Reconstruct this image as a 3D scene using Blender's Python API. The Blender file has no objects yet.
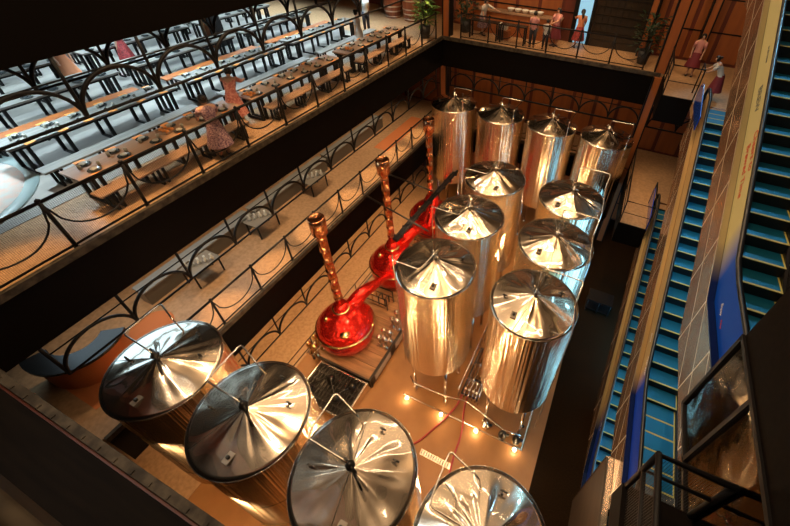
import bpy, bmesh, math, random
from mathutils import Vector, Matrix, noise
random.seed(7)
PI = math.pi
COL = bpy.context.scene.collection
Z1, Z2, Z3 = 4.92, 9.44, 14.05
XE, YF, YN = -8.93, 11.5, -6.33      # edges of the atrium void
SP = 1.391                           # railing bay

# ------------------------------------------------------------------ materials
MATS = {}
def mat(name, col, rough=.5, metal=0., emit=None, es=0., bump=None, var=None, spec=.5, coat=0., alpha=None):
    if name in MATS: return MATS[name]
    m = bpy.data.materials.new(name); m.use_nodes = True; nt = m.node_tree; N = nt.nodes; L = nt.links
    b = N['Principled BSDF']
    b.inputs['Base Color'].default_value = (*col, 1); b.inputs['Roughness'].default_value = rough
    b.inputs['Metallic'].default_value = metal; b.inputs['Specular IOR Level'].default_value = spec
    b.inputs['Coat Weight'].default_value = coat
    if emit: b.inputs['Emission Color'].default_value = (*emit, 1); b.inputs['Emission Strength'].default_value = es
    if alpha is not None: b.inputs['Alpha'].default_value = alpha
    tc = N.new('ShaderNodeTexCoord')
    if var:      # (scale vec, second colour, detail)
        mp = N.new('ShaderNodeMapping'); mp.inputs['Scale'].default_value = var[0]; L.new(tc.outputs['Object'], mp.inputs[0])
        nz = N.new('ShaderNodeTexNoise'); nz.inputs['Scale'].default_value = 1; nz.inputs['Detail'].default_value = var[2]
        L.new(mp.outputs[0], nz.inputs['Vector'])
        rp = N.new('ShaderNodeValToRGB'); rp.color_ramp.elements[0].position = .36; rp.color_ramp.elements[1].position = .64
        rp.color_ramp.elements[0].color = (*col, 1); rp.color_ramp.elements[1].color = (*var[1], 1)
        L.new(nz.outputs[0], rp.inputs[0]); L.new(rp.outputs[0], b.inputs['Base Color'])
    if bump:     # (scale vec, strength, distance)
        mp = N.new('ShaderNodeMapping'); mp.inputs['Scale'].default_value = bump[0]; L.new(tc.outputs['Object'], mp.inputs[0])
        nz = N.new('ShaderNodeTexNoise'); nz.inputs['Scale'].default_value = 1; nz.inputs['Detail'].default_value = 2
        L.new(mp.outputs[0], nz.inputs['Vector'])
        bp = N.new('ShaderNodeBump'); bp.inputs['Strength'].default_value = bump[1]; bp.inputs['Distance'].default_value = bump[2]
        L.new(nz.outputs[0], bp.inputs['Height']); L.new(bp.outputs[0], b.inputs['Normal'])
    MATS[name] = m; return m

black = mat('black_iron', (.006, .005, .005), .5, 0, spec=.25)
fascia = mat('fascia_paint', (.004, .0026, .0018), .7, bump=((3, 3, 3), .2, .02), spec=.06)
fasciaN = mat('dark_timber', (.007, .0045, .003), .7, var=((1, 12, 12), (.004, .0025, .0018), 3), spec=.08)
edge = mat('edge_stone', (.08, .062, .042), .7, var=((6, 6, 6), (.03, .023, .016), 4), spec=.2)
steel = mat('stainless_body', (.90, .75, .54), .23, 1., bump=((10, 10, .03), 1., .045))
def aniso(m, rot, am):
    nt = m.node_tree; b = nt.nodes['Principled BSDF']; t = nt.nodes.new('ShaderNodeTangent'); t.direction_type = 'RADIAL'; t.axis = 'Z'
    b.inputs['Anisotropic'].default_value = am; b.inputs['Anisotropic Rotation'].default_value = rot; nt.links.new(t.outputs[0], b.inputs['Tangent'])
aniso(steel, .25, .97)
steelL = mat('stainless_lid', (.50, .41, .31), .24, 1., bump=((1.6, 1.6, 1.6), .08, .08)); aniso(steelL, .25, .6)
for k_, v_ in (('Coat Weight', 1), ('Coat Roughness', .045), ('Coat IOR', 2.6)): steelL.node_tree.nodes['Principled BSDF'].inputs[k_].default_value = v_
steelP = mat('stainless_pipe', (.75, .68, .58), .25, 1.)
dpipe = mat('dark_fitting', (.05, .045, .04), .35, .8)
copper = mat('copper_column', (.75, .33, .16), .22, 1., bump=((6, 6, 2), .3, .05))
redcu = mat('red_copper', (1.0, .035, .022), .24, .85, bump=((3.5, 3.5, 6), .6, .14), coat=.4)
brass = mat('brass', (.8, .55, .25), .25, 1.)
woodT = mat('table_wood', (.30, .17, .10), .5, var=((18, .8, 4), (.24, .15, .09), 4))
woodG = mat('grey_table_wood', (.27, .25, .22), .45, var=((18, .8, 4), (.18, .165, .15), 4))
woodO = mat('orange_wood', (.36, .105, .022), .5, var=((5, 5, .6), (.28, .08, .02), 4))
woodD = mat('dark_red_wood', (.16, .03, .012), .5, var=((5, 5, .6), (.09, .018, .008), 4))
platw = mat('platform_wood', (.34, .17, .07), .5, var=((1, 9, 1), (.20, .10, .04), 4))
plate = mat('plate_glaze', (.05, .055, .055), .2, coat=.3)
platec = mat('pale_plate', (.30, .28, .23), .3)
napk = mat('orange_napkin', (.72, .26, .06), .7)
floorT = mat('terrazzo_floor', (.46, .28, .15), .42, var=((9, 9, 9), (.35, .21, .11), 6), spec=.3)
floorD = mat('dining_floor', (.40, .37, .33), .3, var=((.9, .35, 1), (.17, .16, .15), 5))
floorB = mat('brewhouse_resin_floor', (.36, .17, .06), .4, var=((.9, .9, 1), (.28, .13, .045), 4), spec=.25)
floorA = mat('aisle_floor', (.022, .012, .005), .9, var=((30, 30, 1), (.008, .0045, .002), 6), spec=.03)
darkst = mat('dark_stair_metal', (.02, .02, .02), .4, .5)
tread = mat('escalator_tread', (.010, .17, .30), .38, .4, bump=((55, 1, 1), .5, .01))
riser = mat('escalator_riser', (.004, .005, .007), .5)
yellow = mat('yellow_line', (.62, .50, .12), .5)
rubber = mat('black_rubber', (.008, .008, .009), .35)
deckm = mat('bronze_deck', (.36, .30, .17), .3, .7)
bluep = mat('blue_advert', (.01, .05, .33), .25, coat=.5)
whitem = mat('white_box', (.8, .76, .66), .6)
redt = mat('red_print', (.55, .06, .03), .5); whitet = mat('white_print', (.8, .8, .8), .5); greyt = mat('grey_print', (.12, .14, .13), .5)
skin = mat('skin', (.52, .29, .19), .55); hairm = mat('black_hair', (.012, .01, .009), .5)
leaf = mat('leaf', (.05, .16, .03), .5, var=((8, 8, 8), (.16, .26, .05), 2)); leafd = mat('dark_leaf', (.015, .035, .015), .5)
pot_ = mat('planter_stone', (.03, .028, .025), .5)
barrelw = mat('barrel_stave', (.30, .10, .045), .5, var=((12, 12, .7), (.19, .06, .03), 4)); hoop = mat('pale_hoop', (.55, .45, .36), .4, .6)
rust = mat('orange_rug', (.55, .17, .05), .75); glossd = mat('dark_gloss_top', (.015, .012, .010), .25, spec=.3)
redhose = mat('red_hose', (.35, .03, .02), .4)
mosaicm = None

def glass_mat():
    m = bpy.data.materials.new('balustrade_glass'); m.use_nodes = True; nt = m.node_tree; N = nt.nodes; L = nt.links
    N.clear(); o = N.new('ShaderNodeOutputMaterial'); mx = N.new('ShaderNodeMixShader'); t = N.new('ShaderNodeBsdfTransparent')
    t.inputs[0].default_value = (.72, .66, .58, 1)
    g = N.new('ShaderNodeBsdfGlossy'); g.inputs['Roughness'].default_value = .03; f = N.new('ShaderNodeFresnel'); f.inputs[0].default_value = 2.1
    tc = N.new('ShaderNodeTexCoord'); nz = N.new('ShaderNodeTexNoise'); nz.inputs['Scale'].default_value = 1.3; bp = N.new('ShaderNodeBump'); bp.inputs['Strength'].default_value = .25; bp.inputs['Distance'].default_value = .1
    L.new(tc.outputs['Object'], nz.inputs['Vector']); L.new(nz.outputs[0], bp.inputs['Height']); L.new(bp.outputs[0], g.inputs['Normal'])
    L.new(f.outputs[0], mx.inputs[0]); L.new(t.outputs[0], mx.inputs[1]); L.new(g.outputs[0], mx.inputs[2]); L.new(mx.outputs[0], o.inputs[0])
    return m
glass = glass_mat()
def mesh_mat():
    m = bpy.data.materials.new('woven_wire_mesh'); m.use_nodes = True; nt = m.node_tree; N = nt.nodes; L = nt.links
    N.clear(); o = N.new('ShaderNodeOutputMaterial'); mx = N.new('ShaderNodeMixShader'); t = N.new('ShaderNodeBsdfTransparent')
    p = N.new('ShaderNodeBsdfPrincipled'); p.inputs['Base Color'].default_value = (.02, .018, .015, 1); p.inputs['Metallic'].default_value = .3
    tc = N.new('ShaderNodeTexCoord'); sx = N.new('ShaderNodeSeparateXYZ'); L.new(tc.outputs['Object'], sx.inputs[0])
    ad = N.new('ShaderNodeMath'); ad.operation = 'ADD'; L.new(sx.outputs[0], ad.inputs[0]); L.new(sx.outputs[1], ad.inputs[1])
    outs = []
    for src in (ad.outputs[0], sx.outputs[2]):
        a = N.new('ShaderNodeMath'); a.operation = 'MULTIPLY'; a.inputs[1].default_value = 1/.030; L.new(src, a.inputs[0])
        b = N.new('ShaderNodeMath'); b.operation = 'FRACT'; L.new(a.outputs[0], b.inputs[0])
        c = N.new('ShaderNodeMath'); c.operation = 'LESS_THAN'; c.inputs[1].default_value = .12; L.new(b.outputs[0], c.inputs[0]); outs.append(c)
    mm = N.new('ShaderNodeMath'); mm.operation = 'MAXIMUM'; L.new(outs[0].outputs[0], mm.inputs[0]); L.new(outs[1].outputs[0], mm.inputs[1])
    L.new(mm.outputs[0], mx.inputs[0]); L.new(t.outputs[0], mx.inputs[1]); L.new(p.outputs[0], mx.inputs[2]); L.new(mx.outputs[0], o.inputs[0])
    return m
wire = mesh_mat()
def clad_mat():
    m = mat('bronze_cladding', (.34, .20, .12), .16, 1., bump=((1.1, 1.1, 1.1), .22, .15)); nt = m.node_tree; N = nt.nodes; L = nt.links
    b = N['Principled BSDF']; tc = N.new('ShaderNodeTexCoord'); br = N.new('ShaderNodeTexBrick')
    sx = N.new('ShaderNodeSeparateXYZ'); cx = N.new('ShaderNodeCombineXYZ'); L.new(tc.outputs['Object'], sx.inputs[0])
    L.new(sx.outputs[1], cx.inputs[0])
    mu = N.new('ShaderNodeMath'); mu.operation = 'MULTIPLY'; mu.inputs[1].default_value = -.587; L.new(sx.outputs[1], mu.inputs[0])
    ad = N.new('ShaderNodeMath'); ad.operation = 'ADD'; L.new(sx.outputs[2], ad.inputs[0]); L.new(mu.outputs[0], ad.inputs[1]); L.new(ad.outputs[0], cx.inputs[1])
    br.inputs['Scale'].default_value = 1; br.inputs['Brick Width'].default_value = 1.1; br.inputs['Row Height'].default_value = .66; br.offset = 0.0
    br.inputs['Mortar Size'].default_value = .014; br.inputs['Color1'].default_value = (.48, .29, .17, 1); br.inputs['Color2'].default_value = (.36, .22, .14, 1)
    br.inputs['Mortar'].default_value = (.75, .62, .45, 1)
    L.new(cx.outputs[0], br.inputs['Vector']); L.new(br.outputs[0], b.inputs['Base Color'])
    mf_ = N.new('ShaderNodeMath'); mf_.operation = 'MULTIPLY_ADD'; mf_.inputs[1].default_value = -.75; mf_.inputs[2].default_value = .75; L.new(br.outputs['Fac'], mf_.inputs[0]); L.new(mf_.outputs[0], b.inputs['Metallic'])
    return m
clad = clad_mat(); clad.node_tree.nodes['Principled BSDF'].inputs['Roughness'].default_value = .24; clad.node_tree.nodes['Principled BSDF'].inputs['Metallic'].default_value = .8
def advert_mat(name, top, bot, y0, y1, metal=0.):
    m = mat(name, top, .55 if not metal else .35, metal, spec=.2); nt = m.node_tree; N = nt.nodes; L = nt.links; b = N['Principled BSDF']
    tc = N.new('ShaderNodeTexCoord'); sx = N.new('ShaderNodeSeparateXYZ'); L.new(tc.outputs['Object'], sx.inputs[0])
    mr = N.new('ShaderNodeMapRange'); mr.inputs[1].default_value = y0; mr.inputs[2].default_value = y1; L.new(sx.outputs[1], mr.inputs[0])
    rp = N.new('ShaderNodeValToRGB'); rp.color_ramp.elements[0].color = (*bot, 1); rp.color_ramp.elements[1].color = (*top, 1)
    L.new(mr.outputs[0], rp.inputs[0]); L.new(rp.outputs[0], b.inputs['Base Color']); return m

# ------------------------------------------------------------------ mesh helpers
def bm_(): return bmesh.new()
def box(bm, x0, y0, z0, x1, y1, z1, mi=0):
    vs = [bm.verts.new(p) for p in ((x0,y0,z0),(x1,y0,z0),(x1,y1,z0),(x0,y1,z0),(x0,y0,z1),(x1,y0,z1),(x1,y1,z1),(x0,y1,z1))]
    for f in ((3,2,1,0),(4,5,6,7),(0,1,5,4),(1,2,6,5),(2,3,7,6),(3,0,4,7)):
        q = bm.faces.new([vs[i] for i in f]); q.material_index = mi
    return vs
def tube(bm, pts, r, n=8, r1=None, mi=0, smooth=True):
    pts = [Vector(p) for p in pts]; rings = []; m = len(pts); prev = None
    for i, p in enumerate(pts):
        d = (pts[min(i+1, m-1)] - pts[max(i-1, 0)]).normalized()
        if prev is None:
            a = d.cross(Vector((0, 0, 1)));  a = a if a.length > .1 else d.cross(Vector((1, 0, 0)))
        else: a = prev - d * prev.dot(d)
        a.normalize(); prev = a; b = d.cross(a)
        rr = r if r1 is None else r + (r1 - r) * i / (m - 1)
        rings.append([bm.verts.new(p + (a * math.cos(2*PI*k/n) + b * math.sin(2*PI*k/n)) * rr) for k in range(n)])
    for i in range(m - 1):
        for k in range(n):
            f = bm.faces.new((rings[i][k], rings[i][(k+1) % n], rings[i+1][(k+1) % n], rings[i+1][k])); f.smooth = smooth; f.material_index = mi
    for rg in (rings[0][::-1], rings[-1]):
        f = bm.faces.new(rg); f.material_index = mi
def lathe(bm, prof, cx=0, cy=0, n=32, mi=0, smooth=True):
    rings = []
    for r, z in prof:
        if r < 1e-4: rings.append([bm.verts.new((cx, cy, z))])
        else: rings.append([bm.verts.new((cx + r*math.cos(2*PI*k/n), cy + r*math.sin(2*PI*k/n), z)) for k in range(n)])
    for a, b in zip(rings, rings[1:]):
        for k in range(n):
            k2 = (k+1) % n
            if len(a) == 1 and len(b) == 1: continue
            if len(a) == 1: vs = (a[0], b[k2], b[k])
            elif len(b) == 1: vs = (a[k], a[k2], b[0])
            else: vs = (a[k], a[k2], b[k2], b[k])
            f = bm.faces.new(vs); f.smooth = smooth; f.material_index = mi
def prism(bm, poly, x0, x1, mi=0):      # polygon in (y,z), extruded in x
    a = [bm.verts.new((x0, y, z)) for y, z in poly]; b = [bm.verts.new((x1, y, z)) for y, z in poly]; n = len(poly)
    for vs in [a[::-1], b] + [(a[i], a[(i+1) % n], b[(i+1) % n], b[i]) for i in range(n)]:
        f = bm.faces.new(vs); f.material_index = mi
def fillet(pts, r=.12, n=5):            # rounded corners for pipe paths
    pts = [Vector(p) for p in pts]; out = [pts[0]]
    for a, b, c in zip(pts, pts[1:], pts[2:]):
        d0 = (a-b); d1 = (c-b); q = min(r, d0.length*.45, d1.length*.45); p0 = b + d0.normalized()*q; p1 = b + d1.normalized()*q
        for i in range(n+1):
            t = i/n; out.append(p0*(1-t)**2 + b*2*t*(1-t) + p1*t*t)
    return out + [pts[-1]]
def obj(name, bm, m, parent=None, loc=None):
    me = bpy.data.meshes.new(name); bmesh.ops.recalc_face_normals(bm, faces=bm.faces[:]); bm.to_mesh(me); bm.free()
    for q in (m if isinstance(m, (list, tuple)) else [m]): me.materials.append(q)
    o = bpy.data.objects.new(name, me); COL.objects.link(o)
    if parent: o.parent = parent
    if loc: o.location = loc
    return o
def tag(o, label, cat, group=None, kind=None):
    if kind: o['kind'] = kind
    if label: o['label'] = label
    if cat: o['category'] = cat
    if group: o['group'] = group
    return o
def thing(name, label, cat, loc=(0, 0, 0), rz=0, group=None):
    o = bpy.data.objects.new(name, None); COL.objects.link(o); o.location = loc; o.rotation_euler = (0, 0, rz); o.empty_display_size = .2
    return tag(o, label, cat, group)
KIDS = {}
def kids(o): return [c for c in list(COL.objects) if c.parent == o] if o.name not in KIDS else KIDS[o.name]
def dup(root, loc, rz=None, label=None, group=None, with_parts=True):
    KIDS.setdefault(root.name, [c for c in COL.objects if c.parent == root])
    r = root.copy(); COL.objects.link(r); r.location = loc
    if rz is not None: r.rotation_euler = (0, 0, rz)
    if label: r['label'] = label
    if group: r['group'] = group
    if with_parts:
        for c in KIDS[root.name]:
            d = c.copy(); COL.objects.link(d); d.parent = r
            KIDS.setdefault(c.name, [g for g in COL.objects if g.parent == c])
            for g in KIDS[c.name]:
                h = g.copy(); COL.objects.link(h); h.parent = d
    return r
def struct(name, bm, m, parent=None, label=None):
    o = obj(name, bm, m, parent)
    if not parent: o['kind'] = 'structure'
    if label and not parent: o['label'] = label
    return o
def sbox(name, x0, y0, z0, x1, y1, z1, m, parent=None, label=None):
    b = bm_(); box(b, x0, y0, z0, x1, y1, z1); return struct(name, b, m, parent, label)

# ------------------------------------------------------------------ setting
SL = 1.42
# ground
sbox('floor', -22, -8, -.3, .75, 15, 0, floorB)
sbox('floor_aisle', .75, -8, -.3, 6, 15, 0, floorA)
sbox('floor_side_hall', -22, -8, 0, XE - .1, 15, .03, floorT)
# slabs of the three gallery levels: left side, far side, near side
for nm, z, fm in (('middle', Z1, floorT), ('upper', Z2, floorT)):
    sbox('floor_%s_left' % nm, -26, -12, z - .12, XE, YF, z, fm)
    sbox('floor_%s_far' % nm, -26, YF, z - .12, 5, 20, z, fm)
    b = bm_(); box(b, XE - .25, YN, z - SL, XE, YF + .25, z - .12); box(b, XE - .02, YN, z - .12, XE + .012, YF, z)
    box(b, XE, YF, z - SL, 1.1, YF + .25, z - .12); struct('trim_%s' % nm, b, fascia)
    b = bm_(); box(b, XE + .012, YN, z - .13, XE + .10, YF - .1, z + .03); box(b, XE + .012, YF - .10, z - .13, 1.1, YF - .012, z + .03)
    struct('trim_%s_kerb' % nm, b, edge)
    sbox('ceiling_%s_left' % nm, -26, -12, z - .35, XE - .25, YF, z - .12, fascia)
    sbox('ceiling_%s_far' % nm, -26, YF + .25, z - .35, 5, 20, z - .12, fascia)
sbox('floor_dining', -26, -12, Z2, -10.62, 9.9, Z2 + .012, floorD)
sbox('wall_bulkhead', -30, -12, Z3 - SL, XE, 20, Z3 + .05, fascia)
sbox('wall_left_ground', -16.2, -8, 0, -16, 15, 3.5, woodD)
sbox('wall_left_middle', -20.2, -12, Z1, -20, 15, Z1+3.5, woodD)
sbox('wall_left_upper', -26.2, -12, Z2, -26, 20, Z2+3.2, woodD)
# near gallery below the viewer
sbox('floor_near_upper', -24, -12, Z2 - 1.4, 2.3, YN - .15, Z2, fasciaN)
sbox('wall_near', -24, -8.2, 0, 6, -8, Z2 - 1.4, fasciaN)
b = bm_(); box(b, -24, YN - .11, Z2 - .10, 1.2, YN, Z2 + .04); 
for k in range(34): box(b, -9 + k*.31, YN - .10, Z2 + .04, -8.95 + k*.31, YN - .05, Z2 + .055)
struct('trim_near_edge', b, edge)
sbox('trim_near_fascia', -24, YN - .15, Z2 - 1.4, 1.2, YN - .02, Z2 - .10, woodD)
# third level floor the viewer stands on
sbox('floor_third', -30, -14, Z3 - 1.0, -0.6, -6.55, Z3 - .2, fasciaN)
b = bm_(); tube(b, [(-12, -6.47, Z3 - .14), (-.2, -6.47, Z3 - .14)], .022, 8); struct('trim_third_edge', b, edge)
# near right landing (upper level) and the lift enclosure
sbox('floor_near_landing', 1.2, -8, Z2 - .5, 2.3, -4.05, Z2, fasciaN)
sbox('floor_lift_lobby', 2.3, -8, Z2 - .5, 5, -2.1, Z2 - .02, floorT)
sbox('wall_right_lower', 2.12, -6.33, 0, 2.28, -1.5, 4.05, mat('brown_wall_panel', (.06, .038, .022), .5, var=((1, 1, 3), (.04, .026, .015), 3)))
b = bm_(); box(b, 2.16, -6.3, 4.05, 2.29, -1.47, 4.10); box(b, 2.10, -1.5, 0, 2.29, -1.47, 4.05); struct('trim_lower_cap', b, steelP)
sbox('wall_right', 5.2, -8, 0, 5.4, 20, 20, fascia)
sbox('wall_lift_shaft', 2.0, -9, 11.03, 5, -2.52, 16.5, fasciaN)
b = bm_()
for z in (9.2, 10.98): box(b, 1.97, -7, z, 2.05, -2.5, z + .06)
for y in (-2.56, -3.38, -5.0): box(b, 1.97, y, 9.2, 2.05, y + .06, 11.0)
fr = struct('window_1', b, black)
b = bm_(); box(b, 2.0, -7, 9.24, 2.015, -2.52, 11.0); obj('glass_pane', b, glass, fr)
# far walls
def wall_far(nm, z, h, y, x0=-16, x1=5.2):
    w = sbox('wall_far_%s' % nm, x0, y, z, x1, y + .2, z + h, woodD)
    b = bm_(); x = x0 + .3
    while x < x1 - 1:
        if not (nm == 'upper' and -4.1 < x < -.4): box(b, x, y - .03, z + .12, x + .95, y, z + h)
        x += 1.12
    obj('timber_panel', b, woodO, w)
    b = bm_()
    for zz in (1.25, 2.5): box(b, x0, y - .05, z + zz, x1, y - .03, z + zz + .05)
    obj('rail_moulding', b, black, w)
    return w
wall_far('ground', 0, 3.5, 13.5); wall_far('middle', Z1, 3.1, 13.5)
wall_far('upper', Z2, 3.2, 13.9, -9.6, 5.2)
sbox('wall_far_dining', -26, 15.2, Z2, -9.4, 15.4, Z2 + 3.2, woodD)
# blue lit doorway and dark glazed screen on the upper far wall
b = bm_(); box(b, -3.25, 13.8, Z2, -3.05, 14.1, Z2+3.1); box(b, -2.45, 13.8, Z2, -2.3, 14.1, Z2+3.1); dr = struct('door_1', b, black)
b = bm_(); box(b, -3.05, 13.84, Z2 + .02, -2.45, 13.88, Z2+3.1); obj('lit_opening', b, mat('cool_doorlight', (.3, .5, .6), .5, emit=(.20, .55, .80), es=.55), dr)
b = bm_(); box(b, -2.28, 13.80, Z2, .35, 13.88, Z2+3.1); w2 = struct('window_2', b, mat('smoked_screen', (.03, .02, .012), .2))
b = bm_()
for k in range(10): box(b, -2.2 + k*.27, 13.77, Z2, -2.18 + k*.27, 13.8, Z2+3.1)
for k in range(8): box(b, -2.28, 13.77, Z2 + .35*k + .3, .35, 13.8, Z2 + .35*k + .32)
obj('grid_bar', b, black, w2)
# columns at the right of the far gallery
for i, (x, y, z0, z1, w) in enumerate(((1.05, 11.45, 0, Z1 - .12, .34), (1.05, 11.45, Z1, Z2 - .12, .34), (1.05, 11.72, Z2, Z3, .42), (-8.75, 11.75, Z2, Z3, .36), (-8.95, 11.85, Z1, Z2 - .12, .36), (.1, 13.5, Z2, Z3, .3), (2.35, 13.5, Z2, Z3, .3), (-16.45, 5.25, Z2 + .012, Z3 - SL, .5), (-16.45, -3.85, Z2 + .012, Z3 - SL, .5))):
    t = bm_(); box(t, x - w/2, y - w/2, z0, x + w/2, y + w/2, z1)
    c = tag(obj('timber_column', t, woodO), ['orange timber column at the right end behind the tanks, ground level', 'orange timber column at the right end behind the tanks, middle level', 'large orange timber column on the upper level beside the escalator landing', 'timber column at the far left corner of the upper gallery', 'timber column at the far left corner of the middle gallery', 'slim orange column right of the dark grid screen', 'orange column beside the red wall past the upper landing', 'square orange column among the dining tables under the bulkhead', 'square orange column at the near end of the back dining tables'][i], 'column', 'timber columns')
    t = bm_(); w += .05
    box(t, x - w/2, y - w/2, z0, x - w/2 + .06, y + w/2, z1); box(t, x + w/2 - .06, y - w/2, z0, x + w/2, y + w/2, z1); obj('corner_strip', t, black, c)

# ------------------------------------------------------------------ railings and arch friezes
def railing(label, p0, p1, n, z, h=1.1, first=0):
    p0 = Vector((*p0, z)); p1 = Vector((*p1, z)); d = (p1 - p0) / n
    r = thing('railing', label, 'railing', p0, 0, 'gallery railings')
    b = bm_(); tube(b, [(0, 0, h), p1 - p0 + Vector((0, 0, h))], .034, 8); obj('top_rail', b, black, r)
    b = bm_(); tube(b, [(0, 0, .07), p1 - p0 + Vector((0, 0, .07))], .024, 6); obj('bottom_rail', b, black, r)
    pb = bm_(); tube(pb, [(0, 0, 0), (0, 0, h + .02)], .034, 8); lathe(pb, [(0, h), (.04, h + .02), (.045, h + .05), (0, h + .09)], n=8); lathe(pb, [(.05, 0), (.05, .02), (0, .03)], n=8)
    post = obj('post', pb, black, r)
    sb = bm_(); pts = []
    for i in range(15):
        t = i/14; x = 2*t - 1; pts.append(d*t + Vector((0, 0, h - .03 - (h - .33) * math.sqrt(max(0, 1 - abs(x)**2.2)))))
    tube(sb, pts, .018, 6); sw = obj('swag_rod', sb, black, r)
    mb = bm_(); q = [mb.verts.new(v) for v in (Vector((0, 0, .07)), d + Vector((0, 0, .07)), d + Vector((0, 0, h)), Vector((0, 0, h)))]; mb.faces.new(q)
    ms = obj('mesh_infill', mb, wire, r)
    for i in range(1, n + 1):
        c = post.copy(); COL.objects.link(c); c.parent = r; c.location = d*i
        if i < n:
            for s in (sw, ms):
                c = s.copy(); COL.objects.link(c); c.parent = r; c.location = d*i
    return r
def frieze(label, p0, p1, n, z, h):
    p0 = Vector((*p0, z)); p1 = Vector((*p1, z)); d = (p1 - p0) / n
    r = thing('arch_frieze', label, 'ironwork', p0, 0, 'hanging arch friezes')
    b = bm_(); tube(b, [(0, 0, 0), p1 - p0], .028, 6); obj('bottom_bar', b, black, r)
    b = bm_(); tube(b, [(0, 0, .70), p1 - p0 + Vector((0, 0, .70))], .016, 6); obj('upper_bar', b, black, r)
    pb = bm_(); tube(pb, [(0, 0, 0), (0, 0, h)], .032, 6); post = obj('post', pb, black, r)
    ab = bm_(); pts = [d*(.5 - .5*math.cos(PI*i/16)) + Vector((0, 0, .68*math.sin(PI*i/16))) for i in range(17)]
    tube(ab, pts, .038, 6); ar = obj('arch', ab, black, r)
    for i in range(1, n + 1):
        c = post.copy(); COL.objects.link(c); c.parent = r; c.location = d*i
        if i < n: c = ar.copy(); COL.objects.link(c); c.parent = r; c.location = d*i
    return r
RX = XE - .03
railing('black iron railing with hanging swags along the upper dining gallery', (RX, -4.38 - SP), (RX, -4.38 + 11*SP), 12, Z2)
railing('black iron railing with swags along the middle left gallery', (RX, -2.95 - 2*SP), (RX, -2.95 + 10*SP), 12, Z1)
railing('black iron railing with swags in front of the upper far gallery', (-8.0, YF + .14), (.36, YF + .14), 6, Z2)
railing('black iron railing behind the far tanks on the middle level', (-8.0, YF + .14), (.36, YF + .14), 6, Z1)
frieze('arched iron frieze hanging under the dark bulkhead, nearest the void', (RX, -3.04 - 3*SP), (RX, -3.04 + 9*SP), 12, 11.57, 1.05)
frieze('second arched iron frieze further back above the dining tables', (-10.95, -2.8 - 2*SP), (-10.95, -2.8 + 10*SP), 12, 11.57, 1.05)
frieze('arched iron frieze hanging below the upper dining gallery', (RX, -3.04 - 2*SP), (RX, -3.04 + 10*SP), 12, 7.05, .96)
frieze('arched iron frieze at ground level beside the red stills', (RX, -3.04 - 2*SP), (RX, -3.04 + 10*SP), 12, 2.45, 1.04)
frieze('short arched iron frieze under the upper landing floor at the escalator head', (1.3, YF + .1), (4.9, YF + .1), 3, 7.05, .96)
frieze('arched iron frieze behind the far row of tanks', (-8.5, YF + .12), (.9, YF + .12), 7, 7.05, .96)
# near right landing guard rail
g = thing('guard_rail', 'black mesh guard rail around the near right landing corner', 'railing', (1.25, -4.07, Z2))
for px, py in ((0, 0), (.72, 0), (0, -1.4)): b = bm_(); tube(b, [(px, py, 0), (px, py, 1.12)], .035, 8); obj('post', b, black, g)
b = bm_(); tube(b, [(.75, 0, 1.1), (0, 0, 1.1), (0, -2.2, 1.1)], .04, 8); tube(b, [(.75, 0, .62), (0, 0, .62), (0, -2.2, .62)], .03, 8); obj('rail', b, black, g)
b = bm_()
for a, c in (((.72, 0), (0, 0)), ((0, 0), (0, -2.2))):
    b.faces.new([b.verts.new(v) for v in ((*a, .03), (*c, .03), (*c, 1.08), (*a, 1.08))])
obj('mesh_infill', b, wire, g)

# landings beside the escalator heads
def landing(name, z, x0, y0, x1, y1, lab):
    sbox('floor_landing_' + name, x0, y0, z - 1.0, x1, y1, z, fascia)
    sbox('floor_landing_top_' + name, x0 + .06, y0 + .06, z, x1, y1, z + .012, floorT)
    r = thing('landing_guard', lab, 'railing', (x0, y0, z), 0, 'landing guards')
    w, l = x1 - x0, y1 - y0
    for p in ((.03, .03), (w - .03, .03), (.03, l/2), (w-.03, l/2 - .4)): b = bm_(); tube(b, [(*p, 0), (*p, 1.1)], .025, 6); obj('post', b, black, r)
    b = bm_(); tube(b, [(.03, l, 1.1), (.03, .03, 1.1), (w - .03, .03, 1.1), (w - .03, l/2 - .4, 1.1)], .03, 6); tube(b, [(.03, l, .55), (.03, .03, .55), (w - .03, .03, .55)], .015, 6); obj('rail', b, black, r)
    b = bm_(); b.faces.new([b.verts.new(v) for v in ((.03, l, .05), (.03, .03, .05), (.03, .03, 1.08), (.03, l, 1.08))]); obj('mesh_infill', b, wire, r)
    return r
sbox('floor_escalator_head_upper', 2.28, 8.3, Z2 - .3, 5.2, YF, Z2, floorT); sbox('floor_escalator_head_middle', 2.28, 8.55, Z1 - .3, 5.2, YF, Z1, floorT)
landing('upper', Z2, 1.2, 9.15, 2.28, YF, 'black guard rail around the upper landing beside the escalator')
landing('middle', Z1, 1.2, 6.95, 2.28, YF, 'black guard rail around the middle landing box beside the lowest escalator')

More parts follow.
